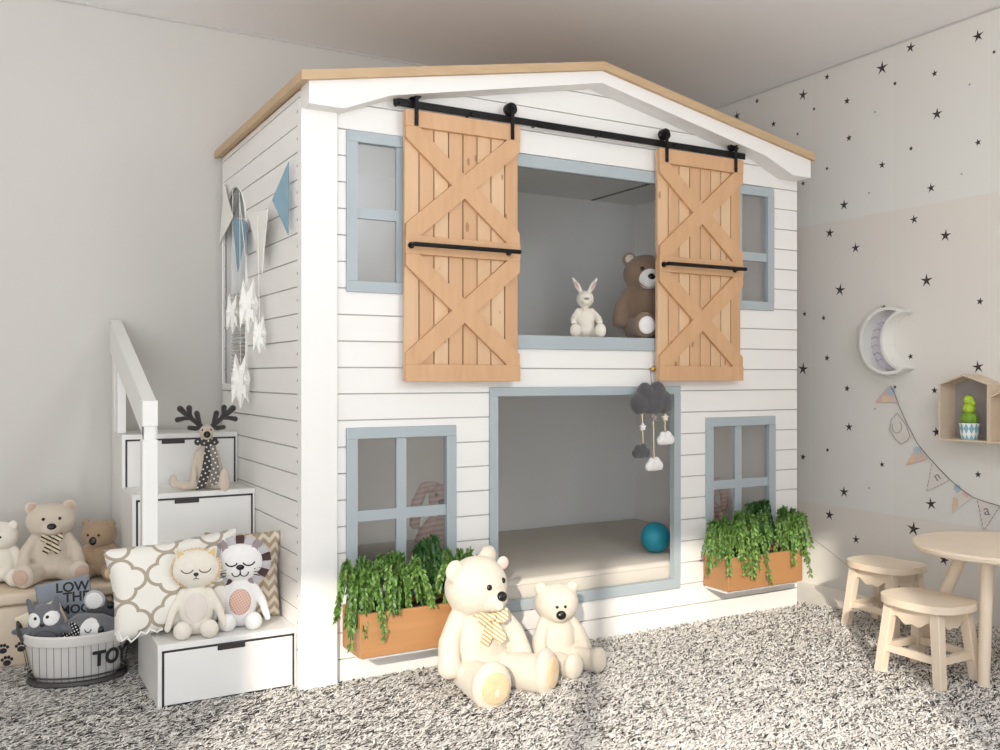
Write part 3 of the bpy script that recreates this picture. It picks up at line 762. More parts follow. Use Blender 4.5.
# reindeer on the step
def reindeer():
    head = [('e', (0, -.02, .70), (.085, .085, .10)), ('e', (0, -.1, .66), (.055, .07, .05))]
    for s in (-1, 1): head.append(('c', [((s*.07, 0, .74), .022), ((s*.125, .0, .745), .014)]))
    items = [('e', (0, 0, .28), (.15, .13, .28)), ('c', [((0, 0, .5), .08), ((0, -.01, .64), .07)])]
    for s in (-1, 1): items.append(('c', [((s*.1, -.02, .44), .045), ((s*.15, -.07, .26), .038), ((s*.16, -.14, .10), .042)]))
    items += [('c', [((-.1, -.08, .06), .065), ((-.27, -.18, .06), .055), ((-.36, -.2, .09), .045)]), ('e', (-.39, -.2, .12), (.045, .05, .09)),
              ('c', [((.1, -.08, .06), .065), ((.19, -.2, .06), .06)]), ('e', (.2, -.235, .11), (.07, .045, .15))]
    P = Plush('plush_reindeer', 'beige plush reindeer with charcoal antlers and star scarf sitting on the step', 'toy reindeer', (.747, 3.515, .588), radians(-10), .298, items, head, M['beige'], 0, .1, 0, (0, 0, .6))
    P.spot('nose', 0, .69, (.042, .045), M['blackp'], True, .8)
    for s in (-1, 1):
        b = nb(); S = P.S
        def br(pts, r):
            tube(b, [P.Mh @ V((s*x, y, z))*S for x, y, z in pts], [q*S for q in r], 10)
            for (x, y, z), q in ((pts[0], r[0]), (pts[-1], r[-1])): ell(b, (P.Mh @ V((s*x, y, z)))*S, q*S, None, 10, 8)
        br([(.05, 0, .76), (.10, 0, .80), (.17, 0, .86), (.25, 0, .93), (.31, 0, .99)], [.028, .03, .03, .033, .04])
        br([(.17, 0, .86), (.20, 0, .92), (.205, 0, 1.0)], [.026, .028, .036])
        br([(.19, 0, .87), (.26, 0, .87), (.34, 0, .855)], [.024, .026, .034])
        br([(.08, 0, .79), (.10, 0, .87), (.115, 0, .93)], [.028, .032, .036])
        br([(.06, 0, .765), (.13, -.01, .745), (.2, -.01, .755)], [.03, .032, .03])
        link('antler', b, M['antler'], P.root)
        P.spot('eye', s*.05, .735, .012, M['blackp'], True, .6)
    b = nb(); tube(b, [V((.105*cos(a), -.01+.105*sin(a), .575))*P.S for a in np.linspace(0, 2*pi, 25)[:-1]], .042*P.S, 10, False, True)
    sc = link('scarf', b, M['scarf'], P.root)
    for poly, dy, m in (([(-.02, .56), (.07, .55), (.06, .30), (-.02, .03), (-.13, .0), (-.06, .25)], -.175, 'scarf'), ([(.03, .56), (.1, .54), (.14, .30), (.15, .06), (.03, .06), (.05, .3)], -.192, 'scarf2')):
        b = nb(); prism(b, [V((x, dy-.02*max(0, .4-z), z))*P.S for x, z in poly], (0, .014*P.S, 0)); link('scarf_end', b, M[m], sc)
reindeer()

# the two sitting cats on the lowest step
def step_cat(label, px, py, S, mat, lion, group, rz):
    loc = pick(px, py, 2, .195); loc.z = .195
    hr_ = (.255, .13, .215)
    head = [('e', (0, -.02, .74), hr_)]
    for s in (-1, 1): head.append(('c', [((s*.15, 0, .87), .07), ((s*.205, 0, .955), .03)]))
    items = [('e', (0, 0, .29), (.19, .12, .28)), ('e', (0, 0, .12), (.18, .13, .12))]
    for s in (-1, 1):
        items.append(('c', [((s*.14, 0, .48), .045), ((s*.24, -.04, .30), .048), ((s*.30, -.07, .10), .04)]))
        items.append(('c', [((s*.1, -.07, .06), .06), ((s*.13, -.17, .07), .06)]))
    P = Plush('plush_lion' if lion else 'plush_cat', label, 'toy lion' if lion else 'toy cat', loc, rz, S, items, head, mat, 0, 0, 0, (0, 0, .5))
    for s in (-1, 1):
        P.blob('paw', [((s*.14, -.2, .1), (.1, .085, .1), None)], M['wpl'] if lion else M['offwhite'])
        b = nb(); prism(b, [V((s*x, -.062+q*.02, z))*S for x, z, q in ((.10, .9, 0), (.205, .965, 0), (.195, .86, 0))], (0, .02*S, 0)); link('inner_ear', b, M['mauve'] if lion else M['gold'], P.root)
        c = s*.095
        P.line('eyelid', [(c+.065*cos(a), .765+.05*sin(a)) for a in np.linspace(pi*1.08, pi*1.92, 9)], .009 if lion else .006, M['ink'])
    P.spot('nose', 0, .70, (.045, .032) if lion else (.028, .022), M['blackp'], True, .5)
    if lion:
        P.line('mouth', [(-.09+.09*(1+cos(a))*.5-.0+(0), .64+.05*sin(a)) for a in np.linspace(pi, 2*pi, 9)], .007, M['ink'])
        P.line('mouth', [(.09*(1+cos(a))*.5, .64+.05*sin(a)) for a in np.linspace(pi, 2*pi, 9)], .007, M['ink'])
        P.line('mouth', [(0, .69), (0, .64)], .007, M['ink'])
        for s in (-1, 1):
            for k in range(3): P.line('whisker', [(s*.15, .67-.035*k), (s*.22, .675-.045*k)], .005, M['ink'])
        n = 18
        for k in range(n):
            a = 2*pi*(k+.5)/n; c = V((cos(a)*.275, -.03, .74+sin(a)*.235)); R = rotm(0, -a+pi/2, 0)
            b = nb(); box(b, -.048*S, .048*S, -.012*S, .012*S, -.07*S, .07*S, .006*S, 2)
            bmesh.ops.transform(b, matrix=Matrix.Translation(c*S) @ R.to_4x4(), verts=b.verts)
            link('mane_tab', b, M[('mauve', 'lgreyf')[k % 2] if k % 4 else 'maroon'], P.root)
        P.patch('belly_patch', 0, .30, .125, .15, M['belly'], False, .012)
    else:
        n = 40
        b = nb()
        for k in range(n):
            a = 2*pi*k/n; ell(b, V((cos(a)*.262, -.02, .74+sin(a)*.222))*S, .017*S, None, 8, 6)
        link('bead_edge', b, M['rwood'], P.root)
        P.line('mouth', [(0, .68), (0, .655)], .005, M['ink']); P.line('mouth', [(-.03, .645), (0, .655), (.03, .645)], .005, M['ink'])
        P.patch('belly_patch', 0, .32, .13, .17, M['lgreyc'], False, .008)
    return P
step_cat('cream plush cat with beaded face edge sitting on the lowest step', 196, 634, .278, M['offwhite'], False, None, radians(-11))
step_cat('white plush lion with grey and brown felt mane sitting on the lowest step', 240, 626, .282, M['wpl'], True, None, radians(-13))

# ------------------------------------------------------------------ cushions
def cushion(label, loc, rz, lean, w, h, th, mat, roll=0):
    t = thing('cushion', label, 'cushion', loc, rz)
    b = nb(); lay = b.loops.layers.uv.verify(); N = 22; g = {}
    for sd in (-1, 1):
        for i in range(N+1):
            for j in range(N+1):
                u, v = i/N*2-1, j/N*2-1
                if sd == 1 and (i in (0, N) or j in (0, N)): g[sd, i, j] = g[-1, i, j]; continue
                px = u*(1-.07*(1-abs(v)**1.5)*1.0*abs(u)**3); pz = v*(1-.07*(1-abs(u)**1.5)*abs(v)**3)
                bul = ((1-u*u)*(1-v*v))**.42; wr = .004*sin(7*u+3*v)*(1-bul)
                g[sd, i, j] = b.verts.new((px*w/2, sd*bul*th/2+wr, h/2+pz*h/2))
        for i in range(N):
            for j in range(N):
                f = b.faces.new((g[sd, i, j], g[sd, i+1, j], g[sd, i+1, j+1], g[sd, i, j+1]))
                for lp, (a, c) in zip(f.loops, ((i, j), (i+1, j), (i+1, j+1), (i, j+1))): lp[lay].uv = (a/N, c/N)
    bmesh.ops.transform(b, matrix=Matrix.Rotation(-lean, 4, 'X') @ Matrix.Rotation(roll, 4, 'Y'), verts=b.verts)
    link('cover', b, mat, t, sharp=80)
    return t
cu = cushion('cream trellis print cushion leaning on the lowest step behind the plush cat', (.575, 3.04, .205), radians(0), .22, .41, .285, .12, M['trellis'], radians(-5))
cushion('beige chevron cushion leaning by the shiplap wall behind the lion', (.772, 3.10, .20), radians(-6), .10, .25, .285, .08, M['chevron'], radians(2))

# ------------------------------------------------------------------ plywood chest, basket and what is in it
ch = thing('toy_chest', 'plywood toy chest with lid and black paw prints by the wall', 'toy chest', (.06, 3.77, 0))
b = nb(); box(b, -.36, .435, 3.585, 3.965, 0, .215, .02, 3); link('body', b, M['ply'], ch, True)
b = nb(); box(b, -.37, .445, 3.575, 3.97, .217, .26, .012, 3); link('lid', b, M['ply'], ch, True)
b = nb()
for px, py, sc in ((21, 635, .8), (21, 649, .8), (3, 651, .78), (7, 663, .8)):
    c = pick(px, py, 1, 3.584); r = .016*sc
    for dx, dz, a, e in ((0, -.004, 1, .8), (-1.1, .9, .42, .5), (-.4, 1.45, .42, .52), (.4, 1.45, .42, .52), (1.1, .9, .42, .5)):
        ell(b, (c.x+dx*r, 3.5852, c.z+dz*r), (a*r, .001, e*r), None, 14, 6)
link('paw_prints', b, M['ink'], ch, True)
BC = V((.298, 3.352, .004)); BA, BB, BH = .152, .112, .158
bk = thing('toy_basket', 'oval wire basket with striped cloth liner lettered TOY, full of plush toys', 'basket', BC, radians(-8))
def oval(a, bb, z, n=48): return [(a*cos(q), bb*sin(q), z) for q in np.linspace(0, 2*pi, n+1)[:-1]]
b = nb(); lathe(b, [(0, .012), (.8, .012), (.86, .03), (.93, .08), (1.0, .14), (1.03, BH), (1.0, BH), (.96, .13), (.84, .04), (.7, .03), (0, .03)], seg=56, sx=BA, sy=BB)
for f in b.faces: f.normal_update()
lay = b.loops.layers.uv.verify()
link('liner', b, M['bstripe'], bk)
b = nb(); lathe(b, [(.985, .138), (1.04, .136), (1.07, .146), (1.07, BH+.006), (1.03, BH+.012), (.98, BH+.002)], seg=56, sx=BA, sy=BB); link('liner_cuff', b, M['cloth'], bk)
b = nb(); tube(b, oval(BA*.93, BB*.93, .012), .011, 8, False, True); tube(b, oval(BA*.96, BB*.96, .034), .003, 6, False, True)
for a in (pi*.06, pi*.94, pi*.5, -pi*.06, -pi*.94): tube(b, [(BA*.93*cos(a), BB*.93*sin(a), .012), (BA*1.0*cos(a), BB*1.0*sin(a), .07), (BA*1.07*cos(a), BB*1.07*sin(a), BH-.03)], .0012, 6)
link('wire_frame', b, M['basketr'], bk)
for s in (-1, 1):
    b = nb(); tube(b, [(s*BA*1.05, -.025*s*0-.035, BH-.01), (s*BA*1.14, -.03, BH+.03), (s*BA*1.16, 0, BH+.045), (s*BA*1.14, .03, BH+.03), (s*BA*1.05, .035, BH-.01)], .005, 8); link('handle', b, M['basketr'], bk)
def wrap_text(me, a0, z0, k=1.0):
    """bend lettering round the oval basket wall"""
    for v in me.vertices:
        s, h, d = v.co.x, v.co.y, v.co.z; a = a0+s/(BA*.98); z = z0+h; f = 1.0-.0+.55*(z-.085)*.9+.012
        v.co = V((BA*f*cos(a)*.985, BB*f*sin(a)*.985, z))+V((cos(a), sin(a), 0))*(d+.0015)
    return me
me = text_mesh('TOY', .066, .0012, .0022); wrap_text(me, -pi/2+.78, .085); link('lettering', me, M['ink'], bk)

def loc_in(x, y, z): return Matrix.Rotation(radians(-8), 4, 'Z') @ V((x, y, z))+BC
# grey big-eyed cat
def big_eyed():
    items = [('e', (0, 0, .42), (.34, .2, .4)), ('c', [((-.2, 0, .7), .1), ((-.27, 0, .93), .04)]), ('c', [((.2, 0, .7), .1), ((.27, 0, .93), .04)]), ('c', [((-.3, 0, .3), .1), ((-.62, 0, .34), .06)]), ('c', [((.3, 0, .3), .1), ((.5, 0, .2), .07)])]
    P = Plush('plush_cat', 'grey plush cat with big white eyes in the toy basket', 'toy cat', loc_in(-.08, -.03, .13), radians(-25), .165, items, [], M['greyp'], tilt=(.1, -.12), vox=.003)
    for s in (-1, 1):
        P.patch('eye', s*.165, .56, .14, .14, M['wpl'], False, .012); P.spot('pupil', s*.11, .60, .034, M['blackp'], False, 1.4)
    P.spot('nose', 0, .46, (.05, .035), M['blackp'], False, .6)
    P.line('muzzle_seam', [(.2*cos(a), .2+.14*sin(a)) for a in np.linspace(0, 2*pi, 25)[:-1]], .022, M['dgrey'], False, True)
big_eyed()
def penguin():
    items = [('c', [((-.45, 0, .2), .2), ((-.1, 0, .34), .3), ((.25, 0, .34), .28), ((.5, .05, .3), .2)])]
    P = Plush('plush_penguin', 'dark grey plush penguin with white sleeping face and polka dot belly in the basket', 'toy penguin', loc_in(.03, -.03, .118), radians(-22), .16, items, [], M['greyp'], vox=.003)
    P.patch('face', .13, .34, .2, .25, M['wpl'], False, .009)
    P.patch('belly', -.24, .28, .24, .24, M['polka'], False, .008)
    P.line('eyelid', [(.1+.06*cos(a), .38+.06*sin(a)) for a in np.linspace(pi, 2*pi, 9)], .018, M['ink'], False)
    P.spot('beak', .34, .33, (.06, .1), M['blackp'], False, .5)
penguin()
def mouse():
    items = [('e', (0, 0, .35), (.3, .22, .33)), ('c', [((.15, 0, .35), .16), ((.5, -.05, .22), .1)]), ('e', (.5, .02, .62), (.07, .06, .2))]
    P = Plush('plush_mouse', 'charcoal plush mouse with pale round ear at the back of the basket', 'toy mouse', loc_in(.062, .045, .165), radians(-22), .135, items, [], M['dgrey'], vox=.003)
    P.blob('ear', [((-.05, -.16, .62), (.26, .07, .25), None)], M['lgreyf']); P.blob('inner_ear', [((-.05, -.215, .62), (.21, .04, .2), None)], M['wpl'])
    P.blob('nose', [((.34, -.2, .5), .095, None)], M['blackp'])
    b = nb(); tube(b, [V((x, -.02, z))*P.S for x, z in ((.55, .3), (.75, .45), (.85, .62), (.95, .6), (1.0, .45))], .035*P.S, 8); link('tail', b, M['dgrey'], P.root)
mouse()
def book(label, c, w, h, th, rot, mat, lines, ink):
    t = thing('picture_book', label, 'book', c); t.rotation_euler = rot
    b = nb(); box(b, -w/2, w/2, -th/2, -th/2+.002, 0, h, .0006); box(b, -w/2, w/2, th/2-.002, th/2, 0, h, .0006); box(b, -w/2, -w/2+.003, -th/2, th/2, 0, h); link('cover', b, mat, t)
    b = nb(); box(b, -w/2+.003, w/2-.003, -th/2+.002, th/2-.002, .003, h-.003); link('pages', b, M['pages'], t)
    for s, size, x, z, a in lines:
        me = text_mesh(s, size, .0005, size*.025); me.transform(Matrix.Translation((x, -th/2-.0004, z)) @ Matrix.Rotation(a, 4, 'Y') @ Matrix.Rotation(pi/2, 4, 'X')); link('lettering', me, ink, t)
gb = book('grey picture book with black hand lettering standing behind the basket toys', (.285, 3.46, .115), .17, .195, .016, (radians(-8), radians(-9), radians(-14)), M['greybk'], [('LOW', .045, .03, .165, .1), ('THE', .045, .038, .13, .1), ('MOO', .04, .03, .09, .1)], M['ink'])
book('cream picture book with bronze lettering tilted behind the big-eyed cat', loc_in(-.055, .03, .062), .14, .185, .014, (radians(-4), radians(-24), radians(-16)), M['creambk'], [('LIT', .034, .025, .135, .1), ('CO', .034, .03, .10, .1)], M['goldink'])
pt = thing('small_pot', 'dark grey round pot peeking out behind the light brown bear', 'pot', (.452, 3.55, 0)) if False else None
# white bobble trim hanging between basket and step
b = nb(); pr = [pick(x, y, 1, 2.965) for x, y in ((119, 633), (122, 641), (127, 637), (131, 642), (137, 637), (141, 632), (146, 634), (150, 629), (157, 632), (163, 628))]
tube(b, pr, .0012, 6)
for i in range(len(pr)-1):
    for k in range(4): ell(b, pr[i].lerp(pr[i+1], k/4), .0030, None, 8, 6)
tag(link('bead_string', b, M['paper']), 'white beaded string trailing under the trellis cushion toward the basket', 'garland')

# ------------------------------------------------------------------ cloud mobile and ball
def cloud_mesh(c, w, h, d, vox):
    it = [('e', (c[0]-w*.30, c[1], c[2]-h*.16), (w*.21, d, h*.34)), ('e', (c[0]-w*.17, c[1], c[2]+h*.12), (w*.18, d, h*.37)), ('e', (c[0]+w*.14, c[1], c[2]+h*.10), (w*.22, d, h*.42)),
          ('e', (c[0]+w*.32, c[1], c[2]-h*.13), (w*.19, d, h*.36)), ('e', (c[0], c[1], c[2]-h*.15), (w*.42, d*.95, h*.35)), ('e', (c[0], c[1], c[2]), (w*.25, d*.9, h*.34))]
    return union_mesh(it, vox, 22)
cc = pick(651.5, 398, 1, 2.835)
mob = thing('cloud_mobile', 'charcoal felt cloud mobile with small stars and clouds hanging by the lower opening', 'mobile', cc)
link('cloud', cloud_mesh(V((0, 0, 0)), .19, .125, .03, .003), M['dgrey'], mob)
b = nb(); tube(b, [(0, 0, .05), pick(650.5, 369, 1, 2.862)-cc], .0012, 6); link('hanging_cord', b, M['string'], mob)
def flat_star(b, c, r, th):
    prism(b, [V(c)+V((sin(k*pi/5)*(r if k % 2 == 0 else r*.5), 0, cos(k*pi/5)*(r if k % 2 == 0 else r*.5))) for k in range(10)], (0, th, 0))
for (x0, x1, y1, sy, sm, cm, cl) in ((642, 643, 443, 427, 'wpl', 'dgrey', (641, 451)), (653, 654, 458, 418, 'mauve', 'wpl', (654, 464)), (665, 665, 431, 417.5, 'offwhite', 'wpl', (665.5, 438))):
    a, c = pick(x0, 409, 1, 2.835)-cc, pick(x1, y1, 1, 2.835)-cc
    b = nb(); tube(b, [a, a.lerp(c, .5), c], .0024, 6)
    for k in range(5): ell(b, a.lerp(c, k*.045), .0042, None, 8, 6)
    dr = link('bead_cord', b, M['rope'], mob)
    s = pick((x0+x1)/2, sy, 1, 2.835)-cc; b = nb(); flat_star(b, s+V((0, -.006, 0)), .0165, .01); link('felt_star', b, M[sm], dr)
    q = pick(*cl, 1, 2.835)-cc; link('small_cloud', cloud_mesh(q, .082, .055, .014, .0022), M[cm], dr)
bl = pick(655, 553, 2, .258); bl = V((2.50, 3.085, .258+.064))
b = nb(); ell(b, bl, .064, None, 36, 24); bo = thing('toy_ball', 'teal ball lying on the lower mattress at the end of the opening', 'ball', bl); bo.location = bl
link('shell', b, M['ball'], bo, True); b = nb(); ell(b, bl+V((.062, -.008, .006)), (.006, .01, .01)); link('valve', b, M['blackp'], bo, True)

# ------------------------------------------------------------------ side wall decorations
pg = thing('pennant_garland', 'garland of blue and white paper pennants on the shiplap side wall', 'garland', (.88, 3.3, 1.6))
def wallpt(x, y, xo): return pick(x, y, 0, xo)
def flag(pts, xo, mat, par, th=.003, name='pennant', ax=0):
    b = nb(); pp = []
    for i, (x, y) in enumerate(pts): pp.append(pick(x, y, ax, xo[i] if isinstance(xo, (list, tuple)) else xo))
    n = (pp[1]-pp[0]).cross(pp[2]-pp[0]).normalized(); 
    if n.x > 0: n = -n
    prism(b, pp, -n*th); return link(name, b, mat, par, True)
flag([(288.5, 161), (272, 200), (288, 235)], [.885, .85, .885], M['blueflag'], pg)
flag([(224, 185), (232.5, 217), (219, 244)], [.895, .86, .895], M['paper'], pg)
flag([(232, 217), (247.5, 223), (237.5, 272)], [.87, .88, .86], M['blueflag'], pg)
flag([(248, 214), (267.5, 209), (261.5, 274)], [.885, .85, .872], M['paper'], pg)
b = nb(); tube(b, [wallpt(x, y, .885) for x, y in ((289, 160), (281, 182), (268, 207), (258, 213), (247, 220), (238, 218), (232, 216), (227, 198), (223, 183))], .0014, 6); link('cord', b, M['paper'], pg, True)
def spiky(label, cx, cy, hpx, x0, topy, xs):
    c = wallpt(cx, cy, x0); h = hpx/FPX*(c.x*FW.x+c.y*FW.y)
    t = thing('star_ornament', label, 'star ornament', c, 0, 'hanging paper stars')
    b = nb()
    def spike(base, d, r, l, n=4, ph=0):
        d = V(d).normalized(); u, w = frame_of(d); t = b.verts.new(V(base)+d*l)
        rg = [b.verts.new(V(base)+(u*cos(2*pi*k/n+ph)+w*sin(2*pi*k/n+ph))*r) for k in range(n)]
        for k in range(n): b.faces.new((rg[k], rg[(k+1) % n], t))
    n = 12; ring = lambda r, z: [b.verts.new((r*(1 if k % 2 else .72)*cos(2*pi*k/n)*h, r*(1 if k % 2 else .72)*sin(2*pi*k/n)*h, z*h)) for k in range(n)]
    rs = [ring(.05, -.36), ring(.13, -.18), ring(.175, .02), ring(.14, .16), ring(.05, .25)]; bt = b.verts.new((0, 0, -.52*h)); tt = b.verts.new((0, 0, .27*h))
    for ra, rb in zip(rs, rs[1:]):
        for k in range(n): b.faces.new((ra[k], ra[(k+1) % n], rb[(k+1) % n], rb[k]))
    for k in range(n): b.faces.new((bt, rs[0][(k+1) % n], rs[0][k])); b.faces.new((tt, rs[-1][k], rs[-1][(k+1) % n]))
    for k in range(4):
        a = 2*pi*k/4+.4; ca, sa = cos(a), sin(a)
        spike((ca*.07*h, sa*.07*h, .12*h), (ca*.22, sa*.22, 1), .085*h, (.30+.08*(k % 2))*h)
        spike((ca*.09*h, sa*.09*h, -.10*h), (ca*.3, sa*.3, -1), .09*h, (.34-.08*(k % 2))*h)
        spike((ca*.10*h, sa*.10*h, .03*h), (ca, sa, -.3), .08*h, .11*h)
    link('paper_star', b, M['paper'], t, sharp=5)
    top = wallpt(xs, topy, x0+.006)-c
    b = nb(); tube(b, [(0, 0, h*.3), top], .0011, 6); link('string', b, M['paper'], t)
spiky('small white paper star hanging in front of the arched window beside the largest star', 233, 313, 42, .865, 190, 232.7)
spiky('largest white paper star, hanging between two smaller ones by the arched window', 248.5, 305, 56, .845, 200, 239.6)
spiky('small white paper star hanging closest to the corner post', 259.5, 334, 40, .86, 216, 257.6)
spiky('lowest white paper star, hanging at the bottom of the arched window', 240.5, 380, 56, .855, 192, 239.6)

# ------------------------------------------------------------------ table and stools
def stool(loc, label, group):
    t = thing('stool', label, 'stool', (*loc, 0), 0, group)
    ZT = .268; th = .024
    b = nb(); n = 48; pts = []
    for k in range(n):
        a = 2*pi*k/n; y = .140*math.copysign(abs(sin(a))**.8, sin(a)); x = .122*math.copysign(abs(cos(a))**.72, cos(a))
        if cos(a) > 0: x -= .030*math.exp(-(y/.06)**2)-.01*math.exp(-((y+.09)/.05)**2)
        pts.append((x, y, ZT-th))
    prism(b, pts, (0, 0, th)); es = [e for e in b.edges if abs(e.verts[0].co.z-e.verts[1].co.z) < 1e-6 and len(e.link_faces) == 2]
    bmesh.ops.bevel(b, geom=es, offset=.004, segments=2, affect='EDGES'); link('seat', b, M['birch'], t)
    top = {}; bot = {}
    for sx in (-1, 1):
        for sy in (-1, 1):
            tp, bt = V((sx*.072, sy*.085, ZT-th)), V((sx*.094, sy*.112, 0)); top[sx, sy], bot[sx, sy] = tp, bt
            b = nb(); w = .0155
            q = [(-w, -w), (w, -w), (w, w), (-w, w)]
            va = [b.verts.new(bt+V((x, y, 0))) for x, y in q]; vb = [b.verts.new(tp+V((x*1.1, y*1.1, 0))) for x, y in q]
            b.faces.new(va[::-1]); b.faces.new(vb)
            for k in range(4): b.faces.new((va[k], va[(k+1) % 4], vb[(k+1) % 4], vb[k]))
            bmesh.ops.bevel(b, geom=list(b.edges), offset=.002, segments=1, affect='EDGES'); link('leg', b, M['birchv'], t)
    def side(p, q, apron):
        d = (q-p); L = d.length; d.normalize(); nrm = V((-d.y, d.x, 0))*.008
        b = nb()
        if apron:
            m = 22; up = [p+d*(L*k/m) for k in range(m+1)]
            dn = [V((u.x, u.y, u.z-(.040+.020*(.5-.5*cos(2*pi*k/m))+.005*cos(6*pi*k/m)))) for k, u in enumerate(up)]
            prism(b, [u-nrm for u in up]+[u-nrm for u in dn[::-1]], nrm*2)
        else: 
            prism(b, [p-nrm, q-nrm, q-nrm+V((0, 0, .024)), p-nrm+V((0, 0, .024))], nrm*2)
        return b
    for (a, c) in (((-1, -1), (1, -1)), ((-1, 1), (1, 1)), ((-1, -1), (-1, 1)), ((1, -1), (1, 1))):
        link('apron', side(top[a]+V((0, 0, -.001)), top[c]+V((0, 0, -.001)), True), M['birch'], t)
        f = .33; link('stretcher', side(bot[a].lerp(top[a], f), bot[c].lerp(top[c], f), False), M['birch'], t)
    return t
stool((2.755, 1.985), 'pale birch stool in front of the round table leg, nearest the camera', 'children stools')
stool((3.135, 2.445), 'pale birch stool against the star wallpaper behind the other stool', 'children stools')
tc = 1.69*RT+3.125*FW
tb = thing('round_table', 'round pale birch children table, partly cut off by the picture edge', 'table', (tc.x, tc.y, 0))
b = nb(); lathe(b, [(0, .411), (.272, .411), (.28, .417), (.282, .427), (.276, .434), (0, .434)], seg=64); link('tabletop', b, M['birch'], tb)
for (bx, bz), (tx, tz) in (((1.548, 2.975), (1.578, 3.01)), ((1.455, 3.26), (1.585, 3.17)), ((1.87, 3.28), (1.80, 3.2)), ((1.86, 3.0), (1.80, 3.05))):
    p0 = bx*RT+bz*FW-tc; p1 = tx*RT+tz*FW-tc
    b = nb(); tube(b, [(p0.x, p0.y, 0), (p1.x, p1.y, .412)], [.018, .0205], 20); link('leg', b, M['birchv'], tb)

# ------------------------------------------------------------------ right wall: moon, house shelves, cactus, bunting
XF = XW-.075
mo = thing('moon_shelf', 'white crescent moon shelf hanging on the star wallpaper', 'wall shelf', (XW, 2.65, 1.157))
def cres(R, r, yc, yc2, zc, ytip):
    out = []
    # intersection of both circles
    d = yc-yc2; a = (R*R-r*r+d*d)/(2*d); h = math.sqrt(max(1e-6, R*R-a*a)); yi = yc-a
    t0 = math.atan2(h, -a); t1 = math.atan2(h, yi-yc2)
    A = [(yc+R*cos(t), zc+R*sin(t)) for t in np.linspace(t0, -t0, 41)]
    B = [(yc2+r*cos(t), zc+r*sin(t)) for t in np.linspace(-t1, t1, 33)]
    return A, B
c0 = pick(893, 340.5, 0, XF); lm = pick(859, 340, 0, XF); tp = pick(907, 311, 0, XF)
ZM = c0.z; RO = .147; YC = lm.y-RO
ri = .122; YC2 = pick(882.5, 340, 0, XF).y-ri
A, B = cres(RO, ri, YC, YC2, ZM, 0)
b = nb(); w = .013
Ai, Bi = cres(RO-w, ri+w, YC, YC2, ZM, 0)
def wallstrip(b, pts, x0, x1, pts2):
    n = len(pts); m = min(n, len(pts2))
    return
outl = A+B[1:-1]
inl = Ai+Bi[1:-1]
prism(b, [(XW-.006, y, z) for y, z in outl], (.006, 0, 0))
def ribbon(b, o, i, x0, x1):
    n = len(o); va = [[b.verts.new((x, y, z)) for y, z in l] for l, x in ((o, x0), (i, x0), (i, x1), (o, x1))]
    for k in range(n):
        j = (k+1) % n
        for p, q in ((0, 1), (1, 2), (2, 3), (3, 0)): b.faces.new((va[p][k], va[p][j], va[q][j], va[q][k]))
ribbon(b, outl, inl, XF, XW-.005)
link('frame', b, M['white2'], mo, True)
b = nb(); prism(b, [(XW-.010, y, z) for y, z in inl], (.003, 0, 0)); bp = link('back_panel', b, M['moonin'], mo, True)
b = nb()
for k, a in enumerate(np.linspace(2.4, 3.9, 6)):
    c = V((XW-.0105, YC+cos(a)*(-1)*.0, ZM)); m0 = V((XW-.011, YC-RO*.82*cos(a), ZM+RO*.82*sin(a)*(-1)))
    tube(b, [m0+V((0, .022, .004)), m0+V((0, .008, -.006)), m0+V((0, -.008, .004)), m0+V((0, -.022, -.002))], .0014, 5)
link('cloud_print', b, M['moonln'], bp, True)

def house_shelf(label, yl, yr, z0, zs, za, depth, felt):
    xf = XW-depth; w = .007; ym = (yl+yr)/2
    t = thing('house_shelf', label, 'wall shelf', (XW-depth/2, ym, z0), 0, 'house shaped shelves on the wallpaper')
    o = [(yl, z0), (yr, z0), (yr, zs), (ym, za), (yl, zs)]; i = [(yl-w, z0+w), (yr+w, z0+w), (yr+w, zs-w*.3), (ym, za-w*1.15), (yl-w, zs-w*.3)]
    b = nb(); ribbon(b, o, i, xf, XW-.002); link('frame', b, M['ply'], t, True)
    b = nb(); prism(b, [(XW-.006, y, z) for y, z in i], (.003, 0, 0)); link('back_panel', b, felt, t, True)
D = .105; xf = XW-D
g = lambda x, y: pick(x, y, 0, xf)
l, r_, ap, ls = g(938.5, 440), g(988.5, 443), g(964, 375), g(938.5, 384)
ZB = l.z; house_shelf('plywood house shaped shelf holding the cactus, on the star wallpaper', l.y, r_.y, ZB, ls.z, ap.z+.004, D, M['felt'])
house_shelf('smaller plywood house shaped shelf at the picture edge beside the cactus shelf', r_.y-.001, r_.y-.19, ZB, g(990, 397).z, g(1012, 385).z, D, M['ply'])
pc = pick(969.5, 440, 0, XW-.055); pc.z = ZB+.0072
cp = thing('potted_cactus', 'small green cactus in teal diamond pot on the house shelf', 'cactus', pc)
b = nb(); lathe(b, [(0, 0), (.030, 0), (.034, .022), (.037, .044), (.039, .066)], seg=36, uv=True); link('pot', b, M['pot'], cp)
b = nb(); lathe(b, [(.039, .066), (.036, .066), (.034, .058), (0, .058)], seg=36); link('soil', b, M['soil'], cp)
def ribbed(c, r, h, mat, n=12):
    b = nb(); c = V(c); rings = []
    for i in range(11):
        ph = -pi/2+pi*i/10
        rings.append([b.verts.new(c+V((r*cos(ph)*(1+.09*(k % 2))*cos(2*pi*k/(2*n)), r*cos(ph)*(1+.09*(k % 2))*sin(2*pi*k/(2*n)), h*sin(ph)))) for k in range(2*n)])
    for i in range(10):
        for k in range(2*n): b.faces.new((rings[i][k], rings[i][(k+1) % (2*n)], rings[i+1][(k+1) % (2*n)], rings[i+1][k]))
    return link('cactus_ball', b, mat, cp)
